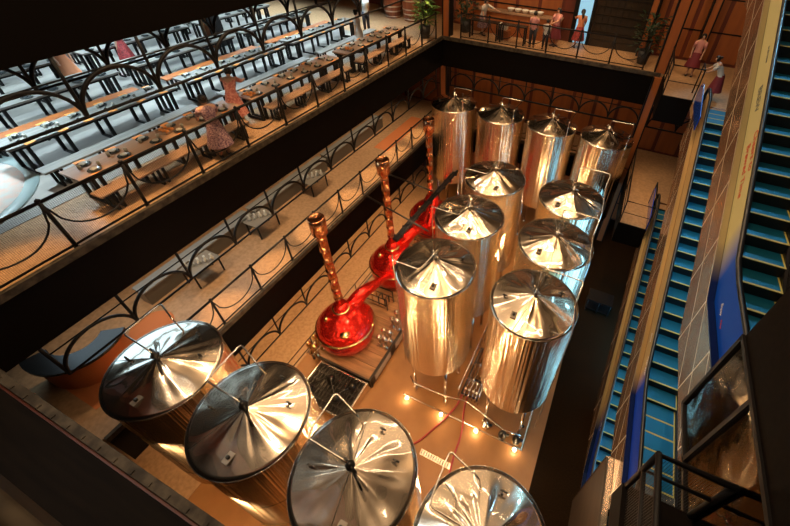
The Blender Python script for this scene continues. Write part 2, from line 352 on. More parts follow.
# ------------------------------------------------------------------ escalators
M = .587
def escalator(z0, rise, yb, label, adv, deckc):
    yt = yb + rise / M; L0, L1 = yb - 2.5, yt + .7
    X0, X1 = 2.30, 3.62
    nos = lambda y: z0 + max(0, min(rise, (y - yb) * M))
    t = thing('escalator', label, 'escalator', (X0, yb, z0), 0, 'escalators')
    ofs = Vector((-X0, -yb, -z0))
    def put(name, b, m, parent=t):
        bmesh.ops.translate(b, verts=b.verts[:], vec=ofs); return obj(name, b, m, parent)
    prof = lambda dz: [(y, nos(y) + dz) for y in (L0, yb, yt, L1)]
    D = 1.28
    b = bm_(); prism(b, prof(.02) + prof(-D)[::-1], X0, X0 + .05); put('outer_cladding', b, clad)
    b = bm_(); prism(b, prof(.02) + prof(-D)[::-1], X1 - .05, X1); put('outer_cladding', b, clad)
    b = bm_(); prism(b, prof(-D + .06) + prof(-D)[::-1], X0 + .05, X1 - .05); put('soffit', b, fascia)
    for a, c in ((X0, X0 + .11), (X1 - .11, X1)):
        b = bm_(); prism(b, prof(.05) + prof(.02)[::-1], a, c); put('deck_strip', b, deckc)
    for s, a in ((0, X0 + .12), (1, X1 - .135)):
        ge = lambda dz: [(L0 + .25, nos(L0) + dz)] + [(y, nos(y) + dz) for y in (yb, yt)] + [(L1 - .25, nos(L1) + dz)]
        b = bm_(); prism(b, ge(.84) + ge(.04)[::-1], a, a + .015); put('advert_panel' if s == 0 else 'glass_panel', b, adv if s == 0 else glass)
        # handrail with rounded ends
        pts = [(L0 + .3, nos(L0) + .05)]
        for k in range(9):
            an = -PI/2 - PI*k/8; pts.append((L0 + .25 + .42*math.cos(an)*.9, nos(L0) + .46 + .42*math.sin(an)))
        pts += [(yb - .3, z0 + .88), (yb + .2, z0 + .90 + .06)] + [(yt - .2, z0 + rise + .83), (yt + .3, z0 + rise + .88)]
        for k in range(9):
            an = PI/2 - PI*k/8; pts.append((L1 - .25 + .42*math.cos(an)*.9, z0 + rise + .46 + .42*math.sin(an)))
        b = bm_(); hx = a + .0075
        rings = []
        for i, (y, z) in enumerate(pts):
            y0_, z0_ = pts[max(i-1, 0)]; y1_, z1_ = pts[min(i+1, len(pts)-1)]; dy, dz = y1_-y0_, z1_-z0_; l = math.hypot(dy, dz) or 1; ny, nz = -dz/l, dy/l
            rings.append([b.verts.new((hx + sx*.045, y + ny*q, z + nz*q)) for sx, q in ((-1, -.02), (-.8, .022), (.8, .022), (1, -.02))])
        for r0, r1 in zip(rings, rings[1:]):
            for k in range(4): b.faces.new((r0[k], r0[(k+1) % 4], r1[(k+1) % 4], r1[k])).smooth = True
        b.faces.new(rings[0]); b.faces.new(rings[-1]); put('handrail', b, rubber)
        b = bm_(); xs = (X0 + .14, X0 + .20) if s == 0 else (X1 - .20, X1 - .14); prism(b, prof(.04) + prof(-.35)[::-1], *xs); put('skirt', b, rubber)
    # steps
    sx0, sx1 = .205, X1 - X0 - .205
    b = bm_(); box(b, sx0, -.36, -.012, sx1, 0, 0, 0); box(b, sx0, -.40, -.012, sx1, -.36, .003, 2); box(b, sx0 + .0, -.36, -.0, sx0 + .025, 0, .003, 2); box(b, sx1 - .03, -.36, 0, sx1, 0, .003, 2)
    box(b, sx0, -.40, -.235, sx1, -.375, -.012, 1)
    st = obj('step', b, [tread, riser, yellow], t)
    n = int(rise / M / .4); first = True
    for k in range(-5, n + 3):
        y = (k + 1) * .4; z = max(0, min(rise, (k * .4 + .2) * M)) + .0
        q = st if first else st.copy()
        if not first: COL.objects.link(q); q.parent = t
        q.location = (0, y, z); first = False
    b = bm_(); box(b, X0 + .14, L0, z0 - .02, X1 - .14, yb - 2.0, z0 + .004); put('comb_plate', b, steelP); b = bm_(); box(b, X0 + .14, yt + 1.2, z0 + rise - .02, X1 - .14, yt + 1.3, z0 + rise + .004); put('comb_plate', b, steelP)
    return t
advA = advert_mat('advert_cream_blue', (.55, .50, .24), (.004, .07, .50), .3, 1.0)
advB = advert_mat('advert_gold_blue', (.50, .33, .14), (.005, .04, .40), .0, .5)
advC = advert_mat('advert_gold_navy', (.42, .30, .14), (.005, .03, .25), 1.2, 1.9)
dkA = advert_mat('deck_bronze_reflect_top', (.36, .30, .17), (.006, .02, .10), .3, 1.0, .6); dkB = advert_mat('deck_bronze_reflect_mid', (.45, .32, .15), (.006, .02, .10), .0, .5, .6); dkC = advert_mat('deck_bronze_reflect_low', (.40, .31, .15), (.006, .02, .08), 1.2, 1.9, .6)  # navy end paints the advert's blue reflection into the deck colour
e3 = escalator(Z2, Z3 - Z2, -.5, 'topmost escalator with cream and blue advert panel at the right edge', advA, dkA)
e2 = escalator(Z1, Z2 - Z1, -.1, 'middle escalator rising from the middle level to the upper landing', advB, dkB)
e1 = escalator(0, Z1, -.55, 'lowest escalator rising from the ground floor, seen as a narrow strip', advC, dkC)
def words(parent, body, y, z, size, m, x=.115):
    cu = bpy.data.curves.new('lettering', 'FONT'); cu.body = body; cu.size = size; cu.extrude = .002; cu.materials.append(m)
    tmp = bpy.data.objects.new('lettering', cu); me = bpy.data.meshes.new_from_object(tmp); me.name = 'lettering'; bpy.data.objects.remove(tmp); o = bpy.data.objects.new('lettering', me); COL.objects.link(o); pn = [c for c in COL.objects if c.parent == parent and c.name.startswith('advert_panel')][0]; o.parent = pn
    if not me.materials: me.materials.append(m)
    a = math.atan(M); d = Vector((0, -math.cos(a), -math.sin(a))); u = Vector((0, -math.sin(a), math.cos(a))); nn = d.cross(u)
    mt = Matrix((d, u, nn)).transposed().to_4x4(); mt.translation = Vector((x, y, z)); o.matrix_local = mt
def onp(y, up): return y + up*(-math.sin(math.atan(M))), y*M + up*math.cos(math.atan(M))
for body, yy, up, s, m in (('Cheers to', 2.95, .48, .22, redt), ('Brewed Time', 2.80, .24, .22, redt), ('Brewery', 7.2, .35, .18, greyt), ('craft beer', 4.9, .40, .12, greyt), ('BREW', 4.0, .30, .24, greyt)):
    y, z = onp(yy, up); words(e3, body, y, z, s, m)
words(e3, 'Enjoy', -.25, .30, .10, whitet); words(e3, 'now', -.55, .22, .09, redt)
for body, yy, up, s, m in (('llllllll', 1.45, .28, .14, whitet), ('fresh beer', .9, .45, .12, whitet)):
    y, z = onp(yy, up); words(e2, body, y, z, s, m)
y, z = onp(1.5, .35); words(e1, 'lllll lll', y, z, .14, whitet)  # strokes paint white reflection lines on the panel
# blue rounded newel panels at the escalator heads
for z, y in ((Z2, 7.6), (Z1, 7.85)):
    b = bm_(); pr = [(-.9, .0), (-.9, .45)] + [(.0 + .45*math.cos(PI/2 - PI*k/8) + .75, .48 + .42*math.sin(PI/2 - PI*k/8)) for k in range(9)] + [(-.0, .05)]
    prism(b, pr, 0, .03); tag(obj('advert_newel', b, bluep, loc=(2.24, y, z)), 'rounded blue advert panel at the head of the %s escalator' % ('middle' if z == Z2 else 'lowest'), 'advert panel', 'blue newel adverts')

# ------------------------------------------------------------------ tanks
R = 1.14; ZT = 6.73; ZB = 2.6
def lid_mesh(seed, steelm=None):
    b = bm_(); n, m = 128, 14; off = Vector((seed*7.3, seed*3.1, 0)); rings = []
    for j in range(m + 1):
        t = j/m; r = R*(1.01)*t
        if j == 0: rings.append([b.verts.new((0, 0, .337))]); continue
        ring = []
        for k in range(n):
            a = 2*PI*k/n; x, y = math.cos(a), math.sin(a)
            pleat = noise.noise(Vector((x*2.4, y*2.4, 0)) + off)
            pleat2 = noise.noise(Vector((x*5.5, y*5.5, t*1.2)) + off*2)
            blob = noise.noise(Vector((x*r*2.2, y*r*2.2, 3)) + off)
            z = .337*(1 - t) + (.026*pleat + .012*pleat2)*math.sin(PI*min(1, t*1.0))*t**.3 + .022*blob*math.sin(PI*t)
            ring.append(b.verts.new((x*r, y*r, z)))
        rings.append(ring)
    for k in range(n): b.faces.new((rings[0][0], rings[1][k], rings[1][(k+1) % n])).smooth = True
    for j in range(1, m):
        for k in range(n): b.faces.new((rings[j][k], rings[j+1][k], rings[j+1][(k+1) % n], rings[j][(k+1) % n])).smooth = True
    lo = [b.verts.new((v.co.x, v.co.y, -.03)) for v in rings[m]]
    for k in range(n): b.faces.new((rings[m][k], lo[k], lo[(k+1) % n], rings[m][(k+1) % n]))
    return b
LIDS = []
def tank(x, y, label, vent, seed, rz=0, hatch=(.3, -.75), front=False):
    t = thing('fermentation_tank', label, 'tank', (x, y, 0), 0, 'stainless fermentation tanks')
    b = bm_(); pr = [(.10, 1.75), (.16, 1.78)] + [(R*.99, ZB)]
    lathe(b, [(.0, 2.2), (.12, 2.2), (R*.8, 2.35), (R*.97, ZB - .08), (R, ZB)], n=96, smooth=False)
    seams = [ZB, ZB + .9, ZB + 2.3, ZT - .05]
    prf = [(R, ZB), (R, ZB + .03)]
    for s in seams[1:-1]: prf += [(R, s - .04), (R, s - .012), (R*1.004, s), (R, s + .012), (R, s + .04)]
    prf += [(R, ZT - .06), (R, ZT - .03)]
    lathe(b, prf, n=96); obj('body', b, steel, t)
    if seed < 5: LIDS.append(None)
    b = lid_mesh(seed); o = obj('lid', b, steelL, t); o.location = (0, 0, ZT); o.rotation_euler = (0, 0, rz)
    b = bm_(); tube(b, [(R*1.01*math.cos(a), R*1.01*math.sin(a), ZT - .01) for a in [2*PI*k/64 for k in range(65)]], .011, 6); obj('rim', b, steelP, t)
    # weld seams on lid, straight radial strips
    b = bm_()
    for a in (.5 + rz, .5 + rz + PI*.95):
        tube(b, [(.1*math.cos(a), .1*math.sin(a), ZT + .315), (R*.96*math.cos(a), R*.96*math.sin(a), ZT + .022)], .006, 5)
    obj('weld_seam', b, dpipe, t)
    for a in (PI/4, 3*PI/4, 5*PI/4, 7*PI/4):
        b = bm_(); c, s = .72*R*.9*math.cos(a)*1.2, .72*R*.9*math.sin(a)*1.2
        tube(b, [(c, s, 2.9 if False else 2.35), (c, s, .12)], .055, 10); lathe(b, [(0, .14), (.05, .13), (.09, .03), (.09, 0), (0, 0)], c, s, 12)
        obj('leg', b, steelP, t)
    b = bm_(); lathe(b, [(0, ZT + .33), (.05, ZT + .33), (.05, ZT + .42), (.085, ZT + .42), (.085, ZT + .46), (.04, ZT + .46), (.04, ZT + .55), (0, ZT + .55)], n=12)
    tube(b, [(-.16, .06, ZT + .44), (.16, -.06, ZT + .44)], .028, 8); tube(b, [(.1, -.06, ZT + .38), (.36, -.2, ZT + .30)], .018, 6)
    tube(b, [(-.08, .03, ZT + .48), (-.08, .03, ZT + .6)], .02, 6); obj('vent_fitting', b, dpipe if front else steelP, t)
    lid = [c for c in COL.objects if c.parent == t and c.name.startswith('lid')][0]; inv = (Matrix.Translation((0, 0, ZT)) @ Matrix.Rotation(rz, 4, 'Z')).inverted()
    def onlid(q): q.parent = lid; q.matrix_parent_inverse = inv
    for q in [c for c in COL.objects if c.parent == t and c.name.split('.')[0] in ('rim', 'weld_seam')]: onlid(q)
    b = bm_(); tube(b, fillet(vent, .10), .018, 8); obj('vent_pipe', b, steelP, t)
    hx, hy = hatch; hz = ZT + .337*(1 - math.hypot(hx, hy)/R)
    b = bm_(); box(b, hx - .07, hy - .10, hz - .02, hx + .07, hy + .10, hz + .04); lathe(b, [(0, hz + .09), (.035, hz + .09), (.035, hz + .03)], hx, hy, 10, mi=1); onlid(obj('lid_hatch', b, [mat('hatch_plate', (.22, .18, .14), .45, .6), dpipe]))
    for px, py in ((-.75, -.25), (.62, .45), (.1, .82)):
        pz = ZT + .337*(1 - math.hypot(px, py)/R); b = bm_(); tube(b, [(px, py, pz - .01), (px, py, pz + .10)], .022, 8); tube(b, [(px - .05, py, pz + .08), (px + .08, py, pz + .08)], .016, 6); onlid(obj('sampling_port', b, dpipe))
    # side pipe down the body with low valve
    return t
VA = [(0, 0, ZT+.5), (0, .2, ZT+.57), (-.09, -.73, ZT+.57), (-.95, -.73, ZT+.57), (-1.2, -.35, ZT+.3), (-1.2, -.3, 1.2)]
VB = [(0, 0, ZT+.5), (0, 0, ZT+1.35), (1.0, .0, ZT+1.35), (.95, -.55, ZT+1.2), (1.1, -.60, ZT+.2), (1.08, -.60, 1.2)]
VC = [(0, 0, ZT+.4), (0, 0, ZT+.80), (.95, .05, ZT+.80), (.85, -.90, ZT+.72), (.84, -.92, 1.4)]
VF = [(0, 0, ZT+.5), (-.15, 0, ZT+.57), (-.96, .03, ZT+.57), (-.98, .9, ZT+.57), (-.35, .72, ZT+.55), (-.30, .74, ZT+.10)]
for i, nm in enumerate(('nearest', 'middle', 'furthest')):
    tank(-3.62, .27 + 2.457*i, 'stainless cone lid tank beside the red stills, %s of three' % nm, VA, 1+i, rz=.2*i)
    tank(-.73, .27 + 2.457*i, 'stainless cone lid tank beside the dark aisle, %s of three' % nm, VB, 5+i, rz=1 + .3*i, hatch=(-.35, -.7))
for i, nm in enumerate(('leftmost', 'second from left', 'third from left', 'rightmost')):
    tank(-7.696 + 2.497*i, 10.375, 'tall steel tank under the far gallery, %s of the back row' % nm, VC, 10+i, rz=2*i)
for i, nm in enumerate(('leftmost', 'second from left', 'third from left', 'rightmost, cut off by the photo edge')):
    tank(-7.696 + 2.497*i, -4.866, 'large dull steel tank lid in the foreground row, %s' % nm, VF, 20+i, rz=.7*i, front=True)

# pipework skids between the central tanks
def manifold(x, y, lab):
    t = thing('pipe_manifold', lab, 'pipework', (x, y, 0), 0, 'floor pipe manifolds')
    b = bm_()
    for dx in (-.32, .32): box(b, dx - .03, 0, .12, dx + .03, 2.1, .2)
    for yy in (0, .7, 1.4, 2.06): box(b, -.32, yy, .12, .32, yy + .05, .2)
    for dx in (-.3, .3):
        for yy in (.05, 2.05): tube(b, [(dx, yy, 0), (dx, yy, .15)], .03, 6)
    obj('frame', b, dpipe, t)
    for dx in (-.40, .40):
        b = bm_(); tube(b, fillet([(dx, 2.2, .1), (dx, 2.2, .75), (dx, -.1, .75), (dx, -.1, .1)], .12), .032, 8); tube(b, [(dx, 1.1, .05), (dx, 1.1, .75)], .025, 6); obj('upper_pipe', b, steelP, t)
    for yy in (.35, 1.0, 1.7):
        b = bm_(); tube(b, [(-.4, yy, .75), (.4, yy, .75)], .022, 6); lathe(b, [(0, .70), (.07, .70), (.07, .80), (.03, .84), (.06, .92), (0, .93)], 0, yy, 10); obj('cross_pipe', b, steelP, t)
    for dx in (-.2, -.05, .12, .26):
        b = bm_(); tube(b, fillet([(dx, 2.0, .3), (dx, .1, .3), (dx, .0, .3), (dx, -.05, .1)], .05), .028, 8); tube(b, [(dx, .1, .3), (dx, .1, .5)], .02, 6); box(b, dx - .05, .06, .5, dx + .05, .14, .53); obj('pipe', b, steelP, t)
    b = bm_()
    for dx, yy in ((-.2, .3), (.12, .8), (.26, 1.2), (-.05, 1.5)): lathe(b, [(0, .25), (.06, .25), (.07, .33), (.03, .4), (.05, .44), (0, .45)], dx, yy, 10)
    obj('valve', b, brass, t)
    return t
mf = manifold(-2.2, .1, 'low pipe and valve skid between the nearest two central tanks')
dup(mf, (-2.2, 2.6, 0), 0, 'low pipe and valve skid between the middle central tanks'); dup(mf, (-2.2, 5.1, 0), 0, 'low pipe and valve skid between the furthest central tanks')
b = bm_(); tube(b, fillet([(-4.45, -.35, .75), (-4.2, -.55, .8), (-2.9, -.5, .8), (-2.2, -.25, .55), (-1.4, -.4, .5), (-.6, -.55, .4), (.0, -.5, .45)], .1), .03, 8)
for x in (-4.2, -2.9, -1.4, 0): tube(b, [(x, -.5, .0), (x, -.5, .75 if x < -2 else .42)], .022, 6)
tag(obj('header_pipe', b, steelP), 'steel header pipe running low across the feet of the nearest central tanks', 'pipe')
for i, (x, y) in enumerate(((-1.25, -.55), (-.6, -.62), (-.1, -.58))):
    b = bm_(); lathe(b, [(0, 0), (.13, 0), (.15, .18), (.09, .26), (.05, .3), (.07, .38), (0, .4)], 0, 0, 14); t = tag(obj('pump', b, steelP if i == 0 else dpipe, loc=(x, y, 0)), ['shiny steel pump at the foot of the nearest right tank', 'dark pump between the legs of the nearest right tank', 'dark pump by the outer leg of the nearest right tank'][i], 'pump', 'floor pumps')
    b = bm_(); tube(b, [(0, 0, .2), (.22, .05, .2)], .05, 8); obj('motor', b, dpipe, t)
# slim riser pipes and valves beside the central tanks
for i, (x, y) in enumerate(((-2.3, 2.42), (-2.3, 4.9), (.55, 2.9), (.5, 5.4), (-2.3, 7.5))):
    b = bm_(); tube(b, fillet([(x, y, 0), (x, y, 2.6), (x + .1, y + .1, 3.1)], .1), .03, 8); tube(b, [(x + .12, y, 0), (x + .12, y, 2.2)], .02, 6)
    o = tag(obj('riser_pipe', b, steelP), ['slim steel riser behind the nearest gap of the central tanks', 'slim steel riser in the middle gap of the central tanks', 'slim steel riser on the aisle side behind the nearest right tank', 'slim steel riser on the aisle side behind the middle right tank', 'slim steel riser in the furthest gap of the central tanks'][i], 'pipe', 'riser pipes')
    b = bm_()
    for zz in (.9, 1.5, 2.0): lathe(b, [(0, zz - .06), (.06, zz - .05), (.06, zz + .05), (0, zz + .06)], x + .12, y, 8)
    obj('valve', b, brass, o)
# kerb, floor lights, drains, hoses
sbox('trim_pad_kerb', -4.55, -.80, 0, .15, -.75, .05, steelP)
sbox('trim_pad_side', .13, -.8, 0, .18, 9, .04, steelP)
lampm = mat('floor_lamp_glow', (1, .9, .7), .5, emit=(1, .80, .48), es=28)
for i, x in enumerate((-4.37, -2.92, -1.52, -.06)):
    t = thing('floor_light', ['small glowing floor light by the nearest left tank foot', 'second small floor light from the left on the kerb', 'third small floor light from the left on the kerb', 'small glowing floor light at the right end of the kerb'][i], 'light', (x, -.86, 0), 0, 'kerb floor lights')
    b = bm_(); lathe(b, [(.085, 0), (.085, .04), (.062, .05), (.062, .03), (0, .03)], n=16); obj('bezel', b, steelP, t)
    b = bm_(); lathe(b, [(.06, .032), (.05, .055), (0, .07)], n=16); obj('lens', b, lampm, t)
    l = bpy.data.lights.new('floor_light_beam', 'POINT'); l.energy = 9; l.color = (1, .72, .4); l.shadow_soft_size = .05; lo = bpy.data.objects.new('floor_light_beam', l); COL.objects.link(lo); lo.parent = t; lo.location = (0, -.05, .2)
for i, (x, y, w) in enumerate(((-2.45, -2.24, 1.15), (-7.4, -2.9, 1.0))):
    b = bm_(); box(b, -w/2, -.09, 0, w/2, .09, .012, 0)
    for k in range(int(w/.09)): box(b, -w/2 + .03 + k*.09, -.07, .012, -w/2 + .06 + k*.09, .07, .018, 1)
    tag(obj('drain_grate', b, [steelP, dpipe], loc=(x, y, 0)), ['narrow drain grate in the resin floor before the central tanks', 'narrow drain grate near the foreground tanks'][i], 'drain', 'drain grates')
for i, p in enumerate(([(-2.45, .0, .35), (-2.5, -.3, .05), (-2.7, -.9, .04), (-3.3, -2.16, .04), (-4.2, -2.7, .04), (-5, -3.0, .04)], [(-2.25, .0, .35), (-2.22, -.35, .05), (-1.95, -1.1, .04), (-1.92, -1.9, .04), (-1.8, -2.6, .04), (-1.7, -3.6, .04)])):
    b = bm_(); tube(b, fillet(p, .4, 6), .035, 8); tag(obj('hose', b, redhose), ['red hose curving from the manifold toward the left foreground', 'red hose running straight toward the viewer from the manifold'][i], 'hose', 'red hoses')

# ------------------------------------------------------------------ red copper stills
def still(y, label, arm, ch_top=7.2):
    t = thing('copper_still', label, 'still', (-7.6, y, 0), 0, 'red copper stills')
    b = bm_(); lathe(b, [(0, .62), (.75, .64), (.98, .82), (1.08, 1.15), (1.10, 1.42), (1.07, 1.62), (1.10, 1.70), (1.04, 1.85), (.86, 2.1), (.58, 2.33), (.36, 2.48), (.27, 2.62), (.24, 2.9), (.0, 2.9)], n=64); pot = obj('pot', b, redcu, t)
    b = bm_(); lathe(b, [(1.085, 1.62), (1.14, 1.64), (1.14, 1.69), (1.085, 1.71)], n=64); lathe(b, [(.30, 2.60), (.33, 2.60), (.33, 2.68), (.28, 2.68)], n=24); obj('flange', b, brass, pot)
    prof = [(.15, 2.9)]; z = 2.9
    while z < ch_top - .8:
        prof += [(.15, z + .37), (.165, z + .385), (.165, z + .415), (.15, z + .43)]; z += .5
    prof += [(.15, ch_top - .72), (.25, ch_top - .62), (.26, ch_top - .02), (.23, ch_top), (.20, ch_top - .02), (0, ch_top - .05)]
    b = bm_(); lathe(b, prof, n=28); obj('column', b, copper, t)
    b = bm_(); tube(b, fillet(arm, .5, 8), .30, 20, r1=.16); obj('lyne_arm', b, redcu, t)
    b = bm_(); lathe(b, [(0, 2.02), (.19, 2.02), (.20, 2.1), (.17, 2.16), (0, 2.2)], .52, -.62, 20); lathe(b, [(.0, 2.16), (.09, 2.16), (.09, 2.42), (0, 2.46)], -.35, -.5, 12); obj('manway', b, brass, pot)
    return t
still(.1, 'red copper pot still in front, nearest the viewer, with tall copper column', [(.1, .2, 2.3), (.35, .9, 2.75), (.45, 1.6, 2.5), (.35, 2.6, 1.9)])
still(3.75, 'red copper pot still in the middle of the row with copper column', [(.1, .2, 2.3), (.5, .9, 3.0), (.6, 1.6, 2.6), (.5, 2.6, 2.0)])
still(7.45, 'red copper pot still at the back of the row, half hidden by tanks', [(.1, .1, 2.4), (.5, -.5, 3.3), (.75, -1.3, 3.0), (.75, -1.9, 2.2)])
pl = thing('still_platform', 'long timber decked steel platform carrying the red stills', 'platform', (-8.65, -1.05, 0))
b = bm_()
for k in range(21): box(b, .03, k*.5, .52, 2.77, k*.5 + .485, .60)
obj('deck', b, platw, pl)
b = bm_(); box(b, 0, -.06, .40, 2.85, 0, .60); box(b, 2.78, -.06, .10, 2.86, 10.5, .62); box(b, -.05, -.06, .4, .02, 10.5, .62)
for k in range(8):
    for x in (0, 2.78): box(b, x, k*1.48, 0, x + .08, k*1.48 + .08, .45)
box(b, 2.80, 0, .02, 2.84, 10.4, .1); obj('frame', b, dpipe, pl)
b = bm_()
for k in range(7): box(b, 2.86, .25 + k*1.48, .16, 2.875, 1.35 + k*1.48, .50)
obj('side_panel', b, mat('pale_panel', (.55, .50, .42), .3, .6), pl)
for i, y in enumerate((-.75, 1.9, 3.1, 5.7)):
    if i % 2 == 0: continue
    t = thing('control_frame', ['dark steel service frame on the platform left of the front still', 'dark steel service frame on the deck between the front and middle stills', 'dark steel service frame left of the middle still', 'dark steel service frame between the middle and back stills'][i], 'frame', (-8.62 if i % 2 == 0 else -8.2, y, .605), 0, 'service frames on the platform')
    w_, d_ = (.45, .8) if i % 2 == 0 else (1.3, .5)
    for x_, y_ in ((0, 0), (w_, 0), (0, d_), (w_, d_)): b = bm_(); tube(b, [(x_, y_, 0), (x_, y_, .75)], .025, 6); obj('post', b, dpipe, t)
    for z_ in (.3, .72): b = bm_(); tube(b, [(0, 0, z_), (w_, 0, z_), (w_, d_, z_), (0, d_, z_), (0, 0, z_)], .02, 6); obj('rail', b, black, t)
    for k in range(4):
        b = bm_(); x_ = w_*(k + .5)/4; tube(b, fillet([(x_, d_*.2, .05), (x_, d_*.2, .55), (x_, d_*.8, .55), (x_, d_*.8, .05)], .08), .028, 8); obj('pipe', b, brass if k == 1 else dpipe, t)
# dark grille unit at the near end of the platform
gr = thing('grille_unit', 'dark framed grating machine at the near end of the still platform', 'machine', (-8.0, -2.62, 0))
b = bm_()
for k in range(15): box(b, .04 + k*.14, 0, .42, .07 + k*.14, 1.45, .47)
for k in range(6): box(b, 0, k*.28, .38, 2.1, k*.28 + .05, .44)
obj('grating', b, dpipe, gr)
b = bm_(); box(b, 0, 0, .05, 2.1, .05, .46); box(b, 0, 1.42, .05, 2.1, 1.47, .46); box(b, 2.08, 0, 0, 2.14, 1.47, .50); box(b, -.04, 0, 0, 0, 1.47, .5); obj('frame', b, steelP, gr)
b = bm_(); box(b, 0, .05, .02, 2.08, 1.42, .10); obj('drip_tray', b, dpipe, gr)
b = bm_()
for x, y in ((.3, .4), (.8, 1.0), (1.4, .5), (1.7, 1.1)): lathe(b, [(0, .45), (.14, .46), (.16, .6), (.08, .7), (0, .72)], x, y, 14)
tube(b, fillet([(.3, .4, .66), (.8, 1.0, .8), (1.4, .5, .66), (1.7, 1.1, .66)], .1), .03, 8); obj('motor', b, dpipe, gr)
# condensers with stacked brass fittings between stills and tanks
for i, (x, y) in enumerate(((-6.1, 1.45), (-6.15, 2.4), (-6.3, 5.6), (-8.4, -.9), (-6.1, .5), (-6.2, 7.0))):
    t = thing('valve_stand', ['cluster of steel valves on the platform edge right of the front still', 'second cluster of steel valves further along the platform edge', 'cluster of steel valves between the middle and back stills', 'brass valve stand on the left corner of the front still', 'small cluster of steel valves touching the front still platform edge', 'cluster of steel valves beside the back still'][i], 'valve stand', (x, y, .605), 0, 'valve stands')
    for k in range(4):
        b = bm_(); dx, dy = (k % 2)*.26 - .13, (k//2)*.34 - .17
        lathe(b, [(0, 0), (.10, 0), (.10, .05), (.04, .08), (.04, .5), (.10, .52), (.11, .66), (.05, .74), (0, .76)], dx, dy, 14); obj('valve', b, brass if i == 3 else steelP, t)
    b = bm_(); tube(b, fillet([(-.13, -.4, .3), (-.13, .4, .3), (.13, .4, .3), (.13, -.4, .3)], .08), .03, 8); obj('pipe_loop', b, steelP, t)
# overhead pipe gantries
for i, p in enumerate(([(-6.75, 2.75, 4.3), (-6.6, 8.0, 4.3)], [(-6.55, 2.6, 4.45), (-6.4, 8.0, 4.45)], [(-8.8, 3.91, 5.0), (-5.4, 3.1, 5.0)], [(-8.8, 5.65, 5.0), (-6.4, 5.4, 5.0)], [(-6.9, 4.6, 4.0), (-6.9, 4.7, 5.0)])):
    b = bm_(); tube(b, p, .07 if i < 2 else .035, 8)
    if i < 2:
        for k in range(9): box(b, p[0][0] - .09 + k*.02, 2.9 + k*.6, p[0][2] - .09, p[0][0] + .09 + k*.02, 2.95 + k*.6, p[0][2] + .09)
    else:
        for q in p: lathe(b, [(0, -.05), (.05, -.05), (.05, .05), (0, .05)], 0, 0, 8)
    if i < 4: tag(obj('overhead_pipe', b, black if i < 2 else dpipe), ['black overhead duct above the back stills, left one of the pair', 'black overhead duct above the back stills, right one of the pair', 'thin cross pipe from gallery to the middle still column', 'thin cross pipe behind the middle still column'][i], 'pipe', 'overhead pipes')
    else: b.free()
b = bm_()
for x in (-6.05, -5.75):
    tube(b, fillet([(x, 4.3, .6), (x, 4.3, 3.0), (x, 5.2, 3.0), (x, 5.2, .6)], .12), .028, 8)
tube(b, [(-6.05, 4.3, 2.0), (-5.75, 4.3, 2.0)], .02, 6); tube(b, [(-6.05, 5.2, 2.0), (-5.75, 5.2, 2.0)], .02, 6)
tag(obj('looped_pipe', b, copper), 'copper coloured looped pipe frame beside the middle still', 'pipe')
# guard rail at ground between stills and side hall
b = bm_()
for k in range(9): tube(b, [(-8.86, -2.2 + k*1.5, 0), (-8.86, -2.2 + k*1.5, .95)], .025, 6)
for z in (.5, .95): tube(b, [(-8.86, -2.2, z), (-8.86, 9.8, z)], .022, 6)
tag(obj('guard_rail', b, black), 'plain black guard rail on the ground behind the red stills', 'railing')
b = bm_()
for x in (0, .5, 1.0):
    for y in (0, .6): tube(b, [(x, y, 0), (x, y, .8)], .025, 6)
box(b, -.05, -.05, .78, 1.05, .65, .84); box(b, -.05, -.05, .2, 1.05, .65, .24)
tag(obj('equipment_rack', b, black, loc=(2.05 - .9, 6.2, 0)), 'black open rack on the aisle floor beyond the tanks', 'rack')

# ------------------------------------------------------------------ dining gallery
def make_table(m):
    t = thing('dining_table', 'x', 'table', (0, 0, Z2)); L = 4.0
    b = bm_(); box(b, -.36, 0, .70, .36, L, .75); obj('tabletop', b, m, t)
    b = bm_(); box(b, -.33, .05, .64, -.30, L - .05, .70); box(b, .30, .05, .64, .33, L - .05, .70); obj('apron', b, black, t)
    lb = bm_(); 
    for s in (-1, 1): box(lb, s*.28 - .03, -.035, 0, s*.28 + .035, .04, .66)
    box(lb, -.28, -.03, .0, .28, .03, .045); box(lb, -.28, -.03, .62, .28, .03, .66); lg = obj('leg', lb, black, t); lg.location = (0, .2, 0)
    for y in (.34, L*.27, L*.5, L*.73, L - .34, L - .2): c = lg.copy(); COL.objects.link(c); c.parent = t; c.location = (0, y, 0)
    return t
def make_bench(m, L):
    t = thing('bench', 'x', 'bench', (0, 0, Z2))
    b = bm_(); box(b, -.18, 0, .41, .18, L, .46); bmesh.ops.bevel(b, geom=b.edges[:], offset=.012, segments=1, affect='EDGES'); obj('seat', b, m, t)
    lb = bm_()
    for s in (-1, 1): box(lb, s*.13 - .022, -.025, 0, s*.13 + .022, .025, .42)
    box(lb, -.13, -.02, 0, .13, .02, .04); lg = obj('leg', lb, black, t); lg.location = (0, .18, 0)
    for y in (.30, L*.33 - .06, L*.33 + .06, L*.66 - .06, L*.66 + .06, L - .30, L - .18): c = lg.copy(); COL.objects.link(c); c.parent = t; c.location = (0, y, 0)
    return t
tw, tg = make_table(woodT), make_table(woodG); bw = make_bench(woodT, 3.8); bg = make_bench(woodG, 3.8); bo = make_bench(woodO, 3.8)
b = bm_(); lathe(b, [(0, .006), (.07, .006), (.11, .022), (.125, .028), (.13, .024), (.075, 0), (0, 0)], n=20)
ps = tag(obj('place_setting', b, plate), 'x', 'plate')
b = bm_(); lathe(b, [(0, .02), (.035, .02), (.065, .055), (.07, .055), (.04, .012)], n=14); obj('bowl', b, platec, ps)
